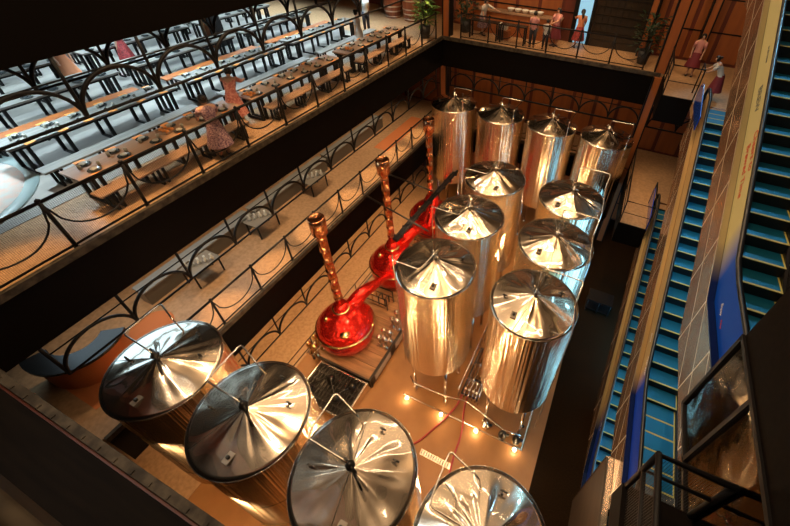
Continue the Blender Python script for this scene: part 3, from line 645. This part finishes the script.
b = bm_(); box(b, .14, -.10, .0, .24, .10, .014); obj('napkin', b, napk, ps)
b = bm_(); lathe(b, [(0, .0), (.03, .0), (.038, .10), (.034, .10), (.028, .01)], -.13, .12, 10); obj('cup', b, platec, ps)
first = {id(tw): 1, id(tg): 1, id(bw): 1, id(bg): 1, id(bo): 1, id(ps): 1}
def place(p, loc, lab, grp, parts=True):
    if first[id(p)]: first[id(p)] = 0; KIDS.setdefault(p.name, [c for c in COL.objects if c.parent == p]); p.location = loc; p['label'] = lab; p['group'] = grp; return p
    return dup(p, loc, None, lab, grp, parts)
ROW = ['first row beside the railing', 'second row from the railing', 'third row from the railing', 'fourth row from the railing', 'back row furthest from the railing']
SEG = ['near left', 'middle', 'far right']
KIDS.clear()
for p in (tw, tg, bw, bg, bo, ps): KIDS[p.name] = [c for c in COL.objects if c.parent == p]
for k in range(5):
    X = -10.05 - 2.53*k
    for s in range(3):
        Y = -3.5 + 4.4*s
        kind = 'warm wooden' if k == 0 else 'grey topped'
        place(tw if k == 0 else tg, (X, Y, Z2 + .012 if k else Z2), '%s communal dining table, %s one of the %s' % (kind, SEG[s], ROW[k]), 'long communal dining tables')
        # benches: one on each side of the first row, shared benches behind
        bs = [(X - 1.32, bg if k != 1 else bo, 'between this row and the one behind')]
        if k == 0: bs.append((-9.5, bw, 'nearest the railing'))
        for bx, bp, w in bs:
            nm = ('grey' if bp is bg else 'orange brown' if bp is bo else 'warm wooden')
            if w.startswith('between'): lb = '%s bench behind the %s, %s one' % (nm, ROW[k], SEG[s])
            else: lb = 'warm wooden bench right against the railing aisle, %s one' % SEG[s]
            place(bp, (bx, Y + (.25 if s else .0), Z2 + (.012 if bx < -10.7 else 0)), lb, 'long dining benches')
        for j in range(6):
            for q, dx in enumerate((-.19, .2)):
                rr = random.uniform(-.3, .3)
                o = place(ps, (X + dx + random.uniform(-.02, .02), Y + .38 + .64*j + random.uniform(-.04, .04), Z2 + .75 + (.012 if k else 0)),
                          'dark plate setting on the %s table of the %s' % (SEG[s], ROW[k]), 'place settings on the dining tables', k < 2)
                o.rotation_euler = (0, 0, (PI if q == 0 else 0) + rr)
# woven tray with food at the start of the middle table
for (x, y, lab) in ((-10.0, 1.35, 'orange food tray on the near end of the middle table in the first row'), (-10.1, -1.1, 'orange food basket on the near left table of the first row'), (-10.05, 6.0, 'orange food basket on the far right table of the first row')):
    t = thing('food_tray', lab, 'tray', (x, y - .25, Z2 + .75), .1, 'food trays')
    b = bm_(); box(b, -.18, -.16, 0, .18, .16, .02); box(b, -.18, -.16, .02, -.165, .16, .05); box(b, .165, -.16, .02, .18, .16, .05); obj('tray', b, woodT, t)
    b = bm_()
    for k in range(6): lathe(b, [(0, .09), (.035, .07), (.05, .03), (0, .015)], -.11 + .11*(k % 3), -.07 + .13*(k//3), 8)
    obj('food', b, napk, t)
# circular mosaic on the floor
b = bm_(); lathe(b, [(0, .02), (2.05, .02), (2.05, 0)], n=64); mo = obj('mosaic_tile', b, mat('pink_mosaic', (.62, .42, .34), .4, var=((5, 5, 1), (.50, .50, .47), 3)), loc=(-13.1, -5.45, Z2 + .012)); tag(mo, 'round pink tiled medallion in the dining floor at the left edge', 'floor medallion')
b = bm_()
lathe(b, [(2.05, .03), (2.3, .03), (2.3, .0), (2.05, 0)], n=64); obj('border', b, mat('teal_border', (.22, .27, .26), .45), mo)

# people
def person(name_lab, loc, rz, top, bottom, h=1.62, hair='bun', lean=0., arms=((.15, .1), (.15, .1)), skirt=True, stride=.0, pattern=None):
    t = thing('person', name_lab, 'person', loc, rz, 'staff and visitors'); s = h/1.65
    me = bpy.data.meshes.new('body'); V = []; E_ = []; Rr = []
    def v(x, y, z, r):
        if z > .92: dz = z - .92; y, z = y + dz*math.sin(lean), .92 + dz*math.cos(lean)
        V.append((x*s, y*s, z*s)); Rr.append(r*s); return len(V) - 1
    def e(a, b): E_.append((a, b))
    pel = v(0, 0, .92, .125); wai = v(0, 0, 1.06, .105); che = v(0, .0, 1.24, .12); upc = v(0, 0, 1.36, .10); nec = v(0, .01, 1.43, .05)
    hd0 = v(0, .02, 1.50, .06); hd = v(0, .03, 1.56, .082); hd2 = v(0, .02, 1.62, .06)
    for a, b_ in ((pel, wai), (wai, che), (che, upc), (upc, nec), (nec, hd0), (hd0, hd), (hd, hd2)): e(a, b_)
    nose = v(0, .115, 1.545, .012); e(hd, nose)
    for q, sg in enumerate((-1, 1)):
        st = stride*sg
        hp = v(sg*.09, 0, .86, .09); kn = v(sg*.10, st*.5 + .01, .48, .058); an = v(sg*.10, st, .09, .036); to = v(sg*.11, st + .15, .03, .032)
        e(pel, hp); e(hp, kn); e(kn, an); e(an, to)
        up, fw = arms[q]
        sh = v(sg*.17, 0, 1.36, .055); el = v(sg*(.21 + up*.1), fw*.45, 1.36 - .27*math.cos(min(1.2, fw)), .040); wr = v(sg*(.20 + up*.05), fw*.45 + .24*math.sin(min(1.5, fw*1.6 + .1)), 1.36 - .27*math.cos(min(1.2, fw)) - .23*math.cos(min(1.5, fw*1.6 + .1)), .026)
        e(upc, sh); e(sh, el); e(el, wr)
        wv = Vector(V[wr])/s; dv = (wv - Vector(V[el])/s).normalized(); sd = Vector((1, 0, 0)); 
        pm = wv + dv*.06; V.append(tuple(pm*s)); Rr.append(.028*s); pi_ = len(V) - 1; e(wr, pi_)
        for f in range(4):
            p = pm + dv*(.055 + .01*(1.5 - abs(f - 1.5))) + sd*(f - 1.5)*.018; V.append(tuple(p*s)); Rr.append(.0085*s); a = len(V) - 1; e(pi_, a)
            p = p + dv*.03 + Vector((0, .01, 0)); V.append(tuple(p*s)); Rr.append(.0075*s); e(a, len(V) - 1)
        p = wv + dv*.05 - sd*sg*.04 + Vector((0, .02, 0)); V.append(tuple(p*s)); Rr.append(.009*s); e(wr, len(V) - 1)
    me.from_pydata(V, E_, []); o = bpy.data.objects.new('body', me); COL.objects.link(o); o.parent = t; me.materials.append(skin)
    md = o.modifiers.new('skin', 'SKIN'); md.use_smooth_shade = True
    for i, r in enumerate(Rr): me.skin_vertices[0].data[i].radius = (r, r)
    me.skin_vertices[0].data[0].use_root = True
    ss = o.modifiers.new('sub', 'SUBSURF'); ss.levels = 1; ss.render_levels = 1
    L_ = lambda x, y, z: ((x*s, (y + (z - .92)*math.sin(lean))*s, (.92 + (z - .92)*math.cos(lean))*s) if z > .92 else (x*s, y*s, z*s))
    def loft(rings, n=20):
        b = bm_(); rg = []
        for (cx, cy, z, rx, ry) in rings: rg.append([b.verts.new(L_(cx + rx*math.cos(2*PI*k/n), cy + ry*math.sin(2*PI*k/n)*(1), z)) for k in range(n)])
        for a, c in zip(rg, rg[1:]):
            for k in range(n): b.faces.new((a[k], a[(k+1) % n], c[(k+1) % n], c[k])).smooth = True
        return b
    tb = loft([(0, 0, .86, .165, .13), (0, 0, .95, .16, .125), (0, 0, 1.06, .135, .115), (0, .0, 1.24, .165, .135), (0, 0, 1.34, .175, .115), (0, 0, 1.41, .11, .08), (0, .01, 1.435, .06, .06)])
    for q, sg in enumerate((-1, 1)):
        up, fw = arms[q]; a = Vector((sg*.16, 0, 1.36)); c = Vector((sg*(.21 + up*.1), fw*.45, 1.36 - .27*math.cos(min(1.2, fw)))); c = a.lerp(c, .8)
        tube(tb, [Vector(L_(*a)), Vector(L_(*c))], .068*s, 12, r1=.056*s)
    obj('top', tb, top, t)
    if skirt:
        n = 28; b = bm_(); rg = []
        for i, (z, r) in enumerate(((.99, .135), (.9, .17), (.7, .22), (.5, .27), (.36, .30))):
            rg.append([b.verts.new(Vector((math.cos(2*PI*k/n)*r*(1 + .06*i/4*math.sin(k*2*PI/4)), math.sin(2*PI*k/n)*r*.85, z))*s) for k in range(n)])
        for a, c in zip(rg, rg[1:]):
            for k in range(n): b.faces.new((a[k], a[(k+1) % n], c[(k+1) % n], c[k])).smooth = True
        obj('skirt', b, bottom, t)
    else:
        b = bm_()
        for sg in (-1, 1):
            st = stride*sg; tube(b, [Vector((sg*.085, 0, .93))*s, Vector((sg*.10, st*.5 + .01, .5))*s, Vector((sg*.10, st, .12))*s], .105*s, 12, r1=.062*s)
        obj('trousers', b, bottom, t)
    b = bm_(); cy = .02
    lathe(b, [(0, .105), (.05, .098), (.085, .06), (.098, .015), (.097, -.04), (.085, -.075), (.07, -.08)], n=18)
    for vv in b.verts:
        if vv.co.y > .03 and vv.co.z < .03: vv.co.y = .03
    c = Vector(L_(0, cy, 1.575)); bmesh.ops.scale(b, verts=b.verts[:], vec=(s, s, s)); bmesh.ops.translate(b, verts=b.verts[:], vec=c)
    if hair == 'bun': q = bmesh.ops.create_uvsphere(b, u_segments=10, v_segments=8, radius=.05*s); bmesh.ops.translate(b, verts=q['verts'], vec=c + Vector((0, -.10*s, .06*s)))
    elif hair == 'long': tube(b, [c + Vector((0, -.05, .02))*s, c + Vector((0, -.10, -.14))*s, c + Vector((0, -.11, -.30))*s], .075*s, 10, r1=.04*s)
    obj('hair', b, hairm, o)
    b = bm_()
    for sg in (-1, 1): q = bmesh.ops.create_uvsphere(b, u_segments=8, v_segments=6, radius=.011*s); bmesh.ops.translate(b, verts=q['verts'], vec=Vector(L_(sg*.032, .104, 1.572)))
    obj('eyes', b, rubber, o)
    b = bm_(); box(b, -.02*s, 0, 0, .02*s, .006*s, .006*s); bmesh.ops.translate(b, verts=b.verts[:], vec=Vector(L_(0, .098, 1.515))); obj('mouth', b, redt, o)
    b = bm_()
    for sg in (-1, 1): q = box(b, sg*.105*s - .04*s, (stride*sg - .06)*s, 0, sg*.105*s + .04*s, (stride*sg + .18)*s, .055*s)
    obj('shoe', b, rubber, t)
    return t
flor = mat('floral_mauve', (.42, .26, .26), .7, var=((26, 26, 26), (.10, .04, .08), 3)); pinkf = mat('pink_ruffle', (.75, .34, .27), .7, var=((18, 18, 18), (.45, .12, .10), 3))
orf = mat('orange_top', (.6, .22, .10), .7); redf = mat('red_floral', (.42, .05, .05), .7, var=((20, 20, 20), (.15, .02, .02), 3)); grf = mat('grey_blouse', (.45, .43, .40), .7)
pk = mat('pink_shirt', (.52, .22, .20), .7); wh = mat('white_shirt', (.55, .54, .52), .7); dk = mat('dark_trouser', (.02, .02, .03), .7); mar = mat('maroon_skirt', (.18, .02, .03), .7)
A0 = ((.1, .1), (.1, .1))
person('person in a mauve floral dress standing by the railing with hair in a bun', (-9.13, -.80, Z2), 1.2, flor, flor, 1.62, 'bun', .05, ((.1, .5), (.1, .5)))
person('person in a pink ruffled dress leaning over the dining table', (-10.12, .62, Z2), .6, pinkf, pinkf, 1.62, 'bun', .55, ((.1, .8), (.1, .8)))
person('person in an orange top among the tables at the far left', (-17.0, .2, Z2 + .012), -1.6, orf, orf, 1.6, 'long')
person('person in a red patterned dress standing among the back tables', (-16.95, 2.0, Z2 + .012), 2.5, redf, redf, 1.62, 'bun')
person('person in a pale grey blouse walking behind the first dining row', (-10.85, 7.6, Z2 + .012), 2.0, grf, grf, 1.62, 'bun', .05, A0)
person('person in a light shirt at the far end of the dining tables', (-12.4, 10.3, Z2), 1.0, wh, dk, 1.6, 'short', .0, A0, False)
person('person in a grey patterned dress reaching out beside the far counter', (-7.35, 12.8, Z2), -2.0, grf, flor, 1.6, 'long', .25, ((.3, 1.1), (.1, .3)), True, .15)
person('person in a pink shirt and dark trousers seen from behind at the far railing', (-4.62, 12.1, Z2), 0.1, pk, dk, 1.5, 'short', 0, A0, False)
person('child in a white shirt standing behind the far railing', (-4.02, 12.1, Z2), .0, wh, dk, 1.25, 'short', 0, A0, False)
person('person in a rosy top behind the child in white', (-3.75, 12.85, Z2), 2.8, pk, mar, 1.6, 'long', 0, ((.2, .9), (.1, .3)))
person('person in an orange patterned top in front of the blue lit doorway', (-2.72, 13.1, Z2), .3, orf, redf, 1.62, 'long', 0, ((.2, .9), (.1, .3)))
person('person in a maroon skirt and pale blouse bending by the escalator landing', (2.85, 9.6, Z2), 1.5, wh, mar, 1.55, 'bun', .5, ((.1, .6), (.1, .6)))
person('person in a pink blouse waiting behind the escalator landing', (2.15, 11.9, Z2), 3.0, pk, mar, 1.6, 'short', 0, A0)

# barrels, plants, counter, console
def barrel(x, y, lab):
    t = thing('wooden_barrel', lab, 'barrel', (x, y, Z2), 0, 'upright wooden barrels')
    b = bm_(); lathe(b, [(0, .03), (.38, .03), (.40, 0), (.47, .35), (.50, .75), (.47, 1.15), (.40, 1.5), (.38, 1.46), (0, 1.46)], n=32); sv = obj('staves', b, barrelw, t)
    for z, r in ((.06, .415), (.32, .468), (.55, .492), (.95, .492), (1.18, .468), (1.44, .415)):
        b = bm_(); lathe(b, [(r, z), (r + .012, z), (r + .012, z + .06), (r, z + .06)], n=32); obj('hoop', b, hoop, sv)
barrel(-12.75, 13.3, 'tall wooden barrel with pale hoops, left one by the far wall'); barrel(-11.55, 13.25, 'tall wooden barrel with pale hoops, right one by the far wall')
def plant(x, y, lab, lm, h=1.7, spread=.48, n=150):
    t = thing('potted_plant', lab, 'plant', (x, y, Z2), 0, 'potted plants')
    b = bm_(); lathe(b, [(0, 0), (.20, 0), (.27, .55), (.25, .55), (.22, .48), (0, .48)], n=20); obj('planter', b, pot_, t)
    b = bm_(); rn = random.Random(int(x*100))
    for k in range(7): a = rn.random()*6.28; tube(b, [(0, 0, .45), (.1*math.cos(a), .1*math.sin(a), h*.6), (.25*math.cos(a), .25*math.sin(a), h*.9)], .012, 5)
    obj('stem', b, leafd, t)
    b = bm_()
    for k in range(n):
        a = rn.random()*6.28; r = spread*rn.random()**.6; z = .6 + (h - .6)*rn.random(); c = Vector((r*math.cos(a), r*math.sin(a), z)); d = Vector((math.cos(a), math.sin(a), rn.uniform(-.6, .8))).normalized(); w = d.cross(Vector((0, 0, 1))).normalized()*.07; l = .30
        u = w.cross(d).normalized()*.03
        vs = [b.verts.new(p) for p in (c, c + d*l*.4 + w + u, c + d*l, c + d*l*.4 - w + u)]; b.faces.new(vs)
    obj('leaves', b, lm, t)
plant(-9.5, 10.85, 'bright green leafy plant in a tall dark planter at the gallery corner', leaf)
plant(-8.25, 12.75, 'dark leafy plant left of the console table', leafd, 1.9)
plant(.25, 12.45, 'dark leafy plant at the right end of the far railing', leafd, 1.9, .5)
def console(x0, x1, y, lab):
    t = thing('console_table', lab, 'table', (x0, y, Z2), 0, 'black console tables'); w = x1 - x0
    b = bm_(); box(b, 0, 0, .76, w, .4, .80); obj('tabletop', b, glossd, t)
    for px in (.05, w - .05):
        for py in (.04, .36): b = bm_(); box(b, px - .03, py - .03, 0, px + .03, py + .03, .76); obj('leg', b, black, t)
console(-7.75, -6.3, 12.0, 'long black console table behind the far railing, left one'); console(-6.2, -4.95, 12.0, 'black console table behind the far railing, right one')
b = bm_(); box(b, 0, 0, 0, .42, .3, .28); bmesh.ops.bevel(b, geom=b.edges[:], offset=.01, segments=1, affect='EDGES'); wb = tag(obj('storage_box', b, whitem, loc=(-6.35 - .1, 12.5, Z2 + .42)), 'white box standing behind the console tables', 'box')
b = bm_(); box(b, 0, 0, 0, .6, .45, .42); st = tag(obj('stool', b, woodO, loc=(-6.5, 12.42, Z2)), 'low wooden stool under the white box', 'stool')
ct = thing('serving_counter', 'orange timber serving counter along the far wall with bowls on top', 'counter', (-8.0, 13.22, Z2))
b = bm_(); box(b, 0, 0, 0, 4.3, .55, .98); obj('front', b, woodO, ct); b = bm_(); box(b, -.05, -.06, .98, 4.35, .58, 1.04); obj('worktop', b, woodT, ct)
b = bm_(); lathe(b, [(0, 0), (.09, 0), (.17, .13), (.175, .16), (.16, .16), (.08, .02), (0, .02)], n=20); bw0 = tag(obj('serving_bowl', b, whitem, loc=(-6.2, 13.5, Z2 + 1.04)), 'white serving bowl, leftmost on the far counter', 'bowl', 'white serving bowls')
for i in range(1, 5): dup(bw0, (-6.2 + .36*i, 13.5, Z2 + 1.04), None, ['', 'white serving bowl, second from left on the far counter', 'white serving bowl in the middle of the five on the far counter', 'white serving bowl, fourth from left on the far counter', 'white serving bowl, rightmost on the far counter'][i])

# ------------------------------------------------------------------ middle gallery, left
for i, (y0, y1) in enumerate(((-3.4, .6), (.8, 4.8), (5.0, 9.4))):
    t = thing('low_counter', 'grey topped low counter on the middle gallery, %s section' % ('near', 'middle', 'far')[i], 'counter', (-11.9, y0, Z1), 0, 'grey low counters')
    b = bm_(); box(b, .04, 0, 0, .46, y1 - y0, .55); obj('front', b, mat('grey_front', (.12, .115, .10), .35, coat=.3), t)
    b = bm_(); box(b, 0, -.02, .55, .5, y1 - y0 + .02, .60); obj('worktop', b, mat('grey_slate', (.22, .22, .21), .4), t)
sbox('floor_painted_light', -10.9, -6, Z1, -9.75, -4.6, Z1 + .008, rust); sbox('floor_painted_light_far', -10.7, 7.4, Z1, -9.9, 11.2, Z1 + .008, rust)  # orange strips paint the floor lights as flat colour
b = bm_(); lathe(b, [(0, .04), (.52, .04), (.56, 0)], n=40); tag(obj('round_rug', b, rust, loc=(-10.75, -3.9, Z1)), 'round orange rug on the middle gallery floor', 'rug')
t = thing('curved_bar', 'dark glossy curved bar top at the near end of the middle gallery', 'bar', (-11.3, -5.1, Z1))
b = bm_(); n = 28; prv = None
for k in range(n + 1):
    a = -1.9 + 2.6*k/n; ps_ = [b.verts.new((r*math.cos(a)*1.1, r*math.sin(a), z)) for r, z in ((.55, .85), (1.05, .85), (1.05, .93), (.55, .93))]
    if prv:
        for j in range(4): b.faces.new((prv[j], prv[(j+1) % 4], ps_[(j+1) % 4], ps_[j]))
    prv = ps_
obj('bar_top', b, glossd, t)
b = bm_(); prv = None
for k in range(n + 1):
    a = -1.9 + 2.6*k/n; ps_ = [b.verts.new((r*math.cos(a)*1.1, r*math.sin(a), z)) for r, z in ((.65, 0), (.95, 0), (.95, .85), (.65, .85))]
    if prv:
        for j in range(4): b.faces.new((prv[j], prv[(j+1) % 4], ps_[(j+1) % 4], ps_[j]))
    prv = ps_
obj('bar_front', b, rust, t)
# pale glass carafes standing on glossy tables behind the arches
clearm = mat('pale_glassware', (.75, .78, .75), .1, alpha=.55)
gi = 0
for i, (x, y) in enumerate(((-10.95, -1.9), (-10.95, .6), (-10.95, 3.4))):
    t = thing('side_table', 'dark glossy side table behind the arches, %s one of three' % ('near', 'middle', 'far')[i], 'table', (x, y, Z1), 0, 'glossy side tables')
    b = bm_(); box(b, -.32, -.5, .60, .32, .5, .64); obj('tabletop', b, mat('table_glass_grey', (.20, .18, .15), .12, coat=.5), t)
    for px in (-.27, .27):
        for py in (-.44, .44): b = bm_(); box(b, px - .02, py - .02, 0, px + .02, py + .02, .60); obj('leg', b, black, t)
    for k in range(5):
        b = bm_(); lathe(b, [(0, 0), (.05, 0), (.07, .06), (.03, .16), (.035, .24), (.028, .24), (0, .01)], n=12)
        tag(obj('carafe', b, clearm, loc=(x - .18 + .1*k, y - .3 + .15*k, Z1 + .64)), 'pale glass carafe in a row on the %s glossy side table' % ('near', 'middle', 'far')[i], 'carafe', 'glass carafes')

sbox('ceiling', -30, -16, 20.6, 6, 20, 20.8, mat('hall_ceiling', (.45, .36, .28), .8))
sbox('wall_back', -30, -14.2, Z3, 6, -14, 20.6, mat('back_wall', (.30, .20, .13), .8))
# ------------------------------------------------------------------ lights
def light(kind, loc, energy, col, size=.3, target=None, spot=None, sy=None, blend=.6):
    l = bpy.data.lights.new('lamp', kind); l.energy = energy; l.color = col
    if kind == 'AREA': l.shape = 'RECTANGLE'; l.size = size; l.size_y = sy or size
    elif kind == 'SPOT': l.shadow_soft_size = size; l.spot_size = spot or 1.0; l.spot_blend = blend
    else: l.shadow_soft_size = size
    o = bpy.data.objects.new('lamp', l); COL.objects.link(o); o.location = loc
    if target is not None: o.rotation_euler = (Vector(target) - Vector(loc)).to_track_quat('-Z', 'Y').to_euler()
    return o
WARM = (1, .60, .28); WARM2 = (1, .70, .42); COOL = (.66, .88, 1)
# atrium ceiling: thin lamp strips and small lamps
for x in (-13, -11.6, -10.4, -9.2, -8.1, -7, -5.9, -4.8, -3.7, -2.5, -1.2, .2):
    for y in (-5.5, -.5, 4.5, 9.5): light('AREA', (x, y, 19.5 + .3*math.sin(x*3 + y)), 30, WARM2, .03, (x + .8*math.sin(x + y), y, 0), sy=3.6)
for x, y in ((-8, 0), (-4.3, -1), (-.5, 1), (-4.3, 6), (-.5, 7), (-7.5, 8), (-2.5, 12)):
    light('SPOT', (x, y, 19), 1000, WARM, .12, (x*.8 - .6, y*.8, 0), .9)
light('AREA', (-10.5, -5, 17.5), 120, COOL, .8, (-8, -4, 6), sy=2.5)
light('AREA', (4.9, 2.5, 1.7), 480, (.22, .62, 1), 7, (0, 2.5, 1.7), sy=2.6)  # unseen blue light, added for the blue reflection on the aisle-side tanks
# added blue fill lights below the escalator soffits, brightening the treads
for base in (Z1, Z2):
    for y in (.6, 3.2, 5.8): light('AREA', (2.96, y, base + (y + .3)*M - 1.45), 17, (.30, .74, 1), .25, (2.96, y + .6, base - 6), sy=1.8)
light('AREA', (-12.5, -2.5, 8.0), 75, (.60, .85, 1), 6, (-6, -3.5, 7.4), sy=1.6)  # cool light added out of view, for the bluish reflection on the front lids
for x in (-7.2, -5, -2.6): light('SPOT', (x, -6.15, 5.6), 260, WARM, .08, (x, -5.9, 0), 2.2)  # added fill spots, brightening the floor and bodies of the front tanks
# unseen point lights added to brighten the ceiling mirrored in the lids
for x, y in ((-7, -5), (-1, -5), (-7, 3), (-1, 3), (-4, 10)): light('POINT', (x, y, 16.8), 35, WARM2, .15)
# blue light over the escalators
for y in (5, 9, 13): light('SPOT', (3.6, y + 3, 17.5), 800, (.30, .72, 1), .25, (3.3, y - 4, Z2 + 1), .45)
# dining hall: cool wash inside, warm spots at the edge
for k in range(4):
    for y in (-3, 1.5, 6, 10): light('SPOT', (-12.4 - 2.6*k, y, 12.45), 540, COOL, .15, (-12.4 - 2.6*k, y, 9), 1.9)
for i in range(9):
    y = -5.1 + SP*i*2*.69
    light('SPOT', (-9.45, y, 12.5), 330, WARM, .05, (-9.25, y, 9.4), .62, blend=.7)
for i in range(6): light('SPOT', (-10.2, -2.6 + 2.3*i, 12.5), 75, WARM2, .1, (-10.1, -2.6 + 2.3*i, 9.4), 1.1)
light('POINT', (-11.2, 11.0, 12.2), 110, WARM, .2); light('SPOT', (-12.8, -4.8, 12.4), 120, (1, .85, .72), .2, (-12.8, -4.8, 9), 1.2)
# middle gallery
for i in range(8): light('SPOT', (-9.35, -4.6 + 2.0*i, 7.9), 420, WARM, .05, (-9.25, -4.6 + 2.0*i, 4.9), .62, blend=.7)
for i in range(5): light('SPOT', (-10.8, -3.6 + 3.2*i, 7.9), 150, WARM2, .15, (-10.8, -3.6 + 3.2*i, 4.9), 1.9)
# ground side hall
for i in range(6): light('SPOT', (-10.1, -3 + 2.4*i, 3.4), 170, WARM, .08, (-10.1, -3 + 2.4*i, 0), 1.9)
# far side
for x in (-7.5, -5.5, -3.5, -1.2, 1.6): light('SPOT', (x, 12.6, 12.6), 80, WARM, .1, (x, 12.5, 9.4), 1.0); light('POINT', (x, 12.4, 7.6), 6, WARM, .1); light('POINT', (x, 12.8, 3.2), 5, WARM, .1)
light('POINT', (3.0, 11.0, 12.6), 30, WARM, .2); light('SPOT', (1.9, 10.4, 8.1), 45, WARM, .1, (1.9, 10, 4.9), 1.6)
light('SPOT', (2.9, 10.6, 3.3), 100, WARM, .08, (2.9, 10.6, 0), 1.4)
# brewhouse
light('SPOT', (-5.2, -1.5, 7.5), 420, (1, .6, .4), .1, (-7.4, .3, 1.5), .6); light('SPOT', (-5.2, 2.2, 7.5), 360, (1, .6, .4), .1, (-7.4, 4, 1.8), .6); light('SPOT', (-5.5, 6, 7), 300, (1, .6, .4), .1, (-7.4, 7.5, 2), .6)
for x, y in ((-5, -2), (-2.2, -1.8), (-5, 3.2), (-2.2, 4), (-2.2, 8), (-6.45, -3.6), (-3.95, -3.6), (-1.4, -3.6)): light('POINT', (x, y, 4.0), 55, WARM, .06)  # unseen point lights, the front-row ones added to brighten those tank bodies
# low blue area light by the right wall is added; world background follows
w = bpy.context.scene.world or bpy.data.worlds.new('world'); bpy.context.scene.world = w; w.use_nodes = True
w.node_tree.nodes['Background'].inputs[0].default_value = (1, .72, .5, 1); w.node_tree.nodes['Background'].inputs[1].default_value = .035

# ------------------------------------------------------------------ camera
F, PX, PY = 384.95, 465.3, 211.6
yw, pt, rl = (math.radians(a) for a in (-21.626, -40.194, 2.875))
fwd = Vector((math.sin(yw)*math.cos(pt), math.cos(yw)*math.cos(pt), math.sin(pt))); rt = Vector((math.cos(yw), -math.sin(yw), 0)); up = rt.cross(fwd)
r2 = rt*math.cos(rl) + up*math.sin(rl); u2 = -rt*math.sin(rl) + up*math.cos(rl)
cd = bpy.data.cameras.new('camera'); cam = bpy.data.objects.new('camera', cd); COL.objects.link(cam)
mt = Matrix((r2, u2, -fwd)).transposed().to_4x4(); mt.translation = Vector((-.208, -6.277, 15.039)); cam.matrix_world = mt
cd.sensor_fit = 'HORIZONTAL'; cd.sensor_width = 36; cd.lens = F*36/790; cd.shift_x = -(PX - 395)/790; cd.shift_y = (PY - 263)/790; cd.clip_start = .05
sc = bpy.context.scene; sc.camera = cam
sc.view_settings.view_transform = 'Standard'; sc.view_settings.look = 'None'; sc.view_settings.exposure = .5; sc.view_settings.gamma = 1
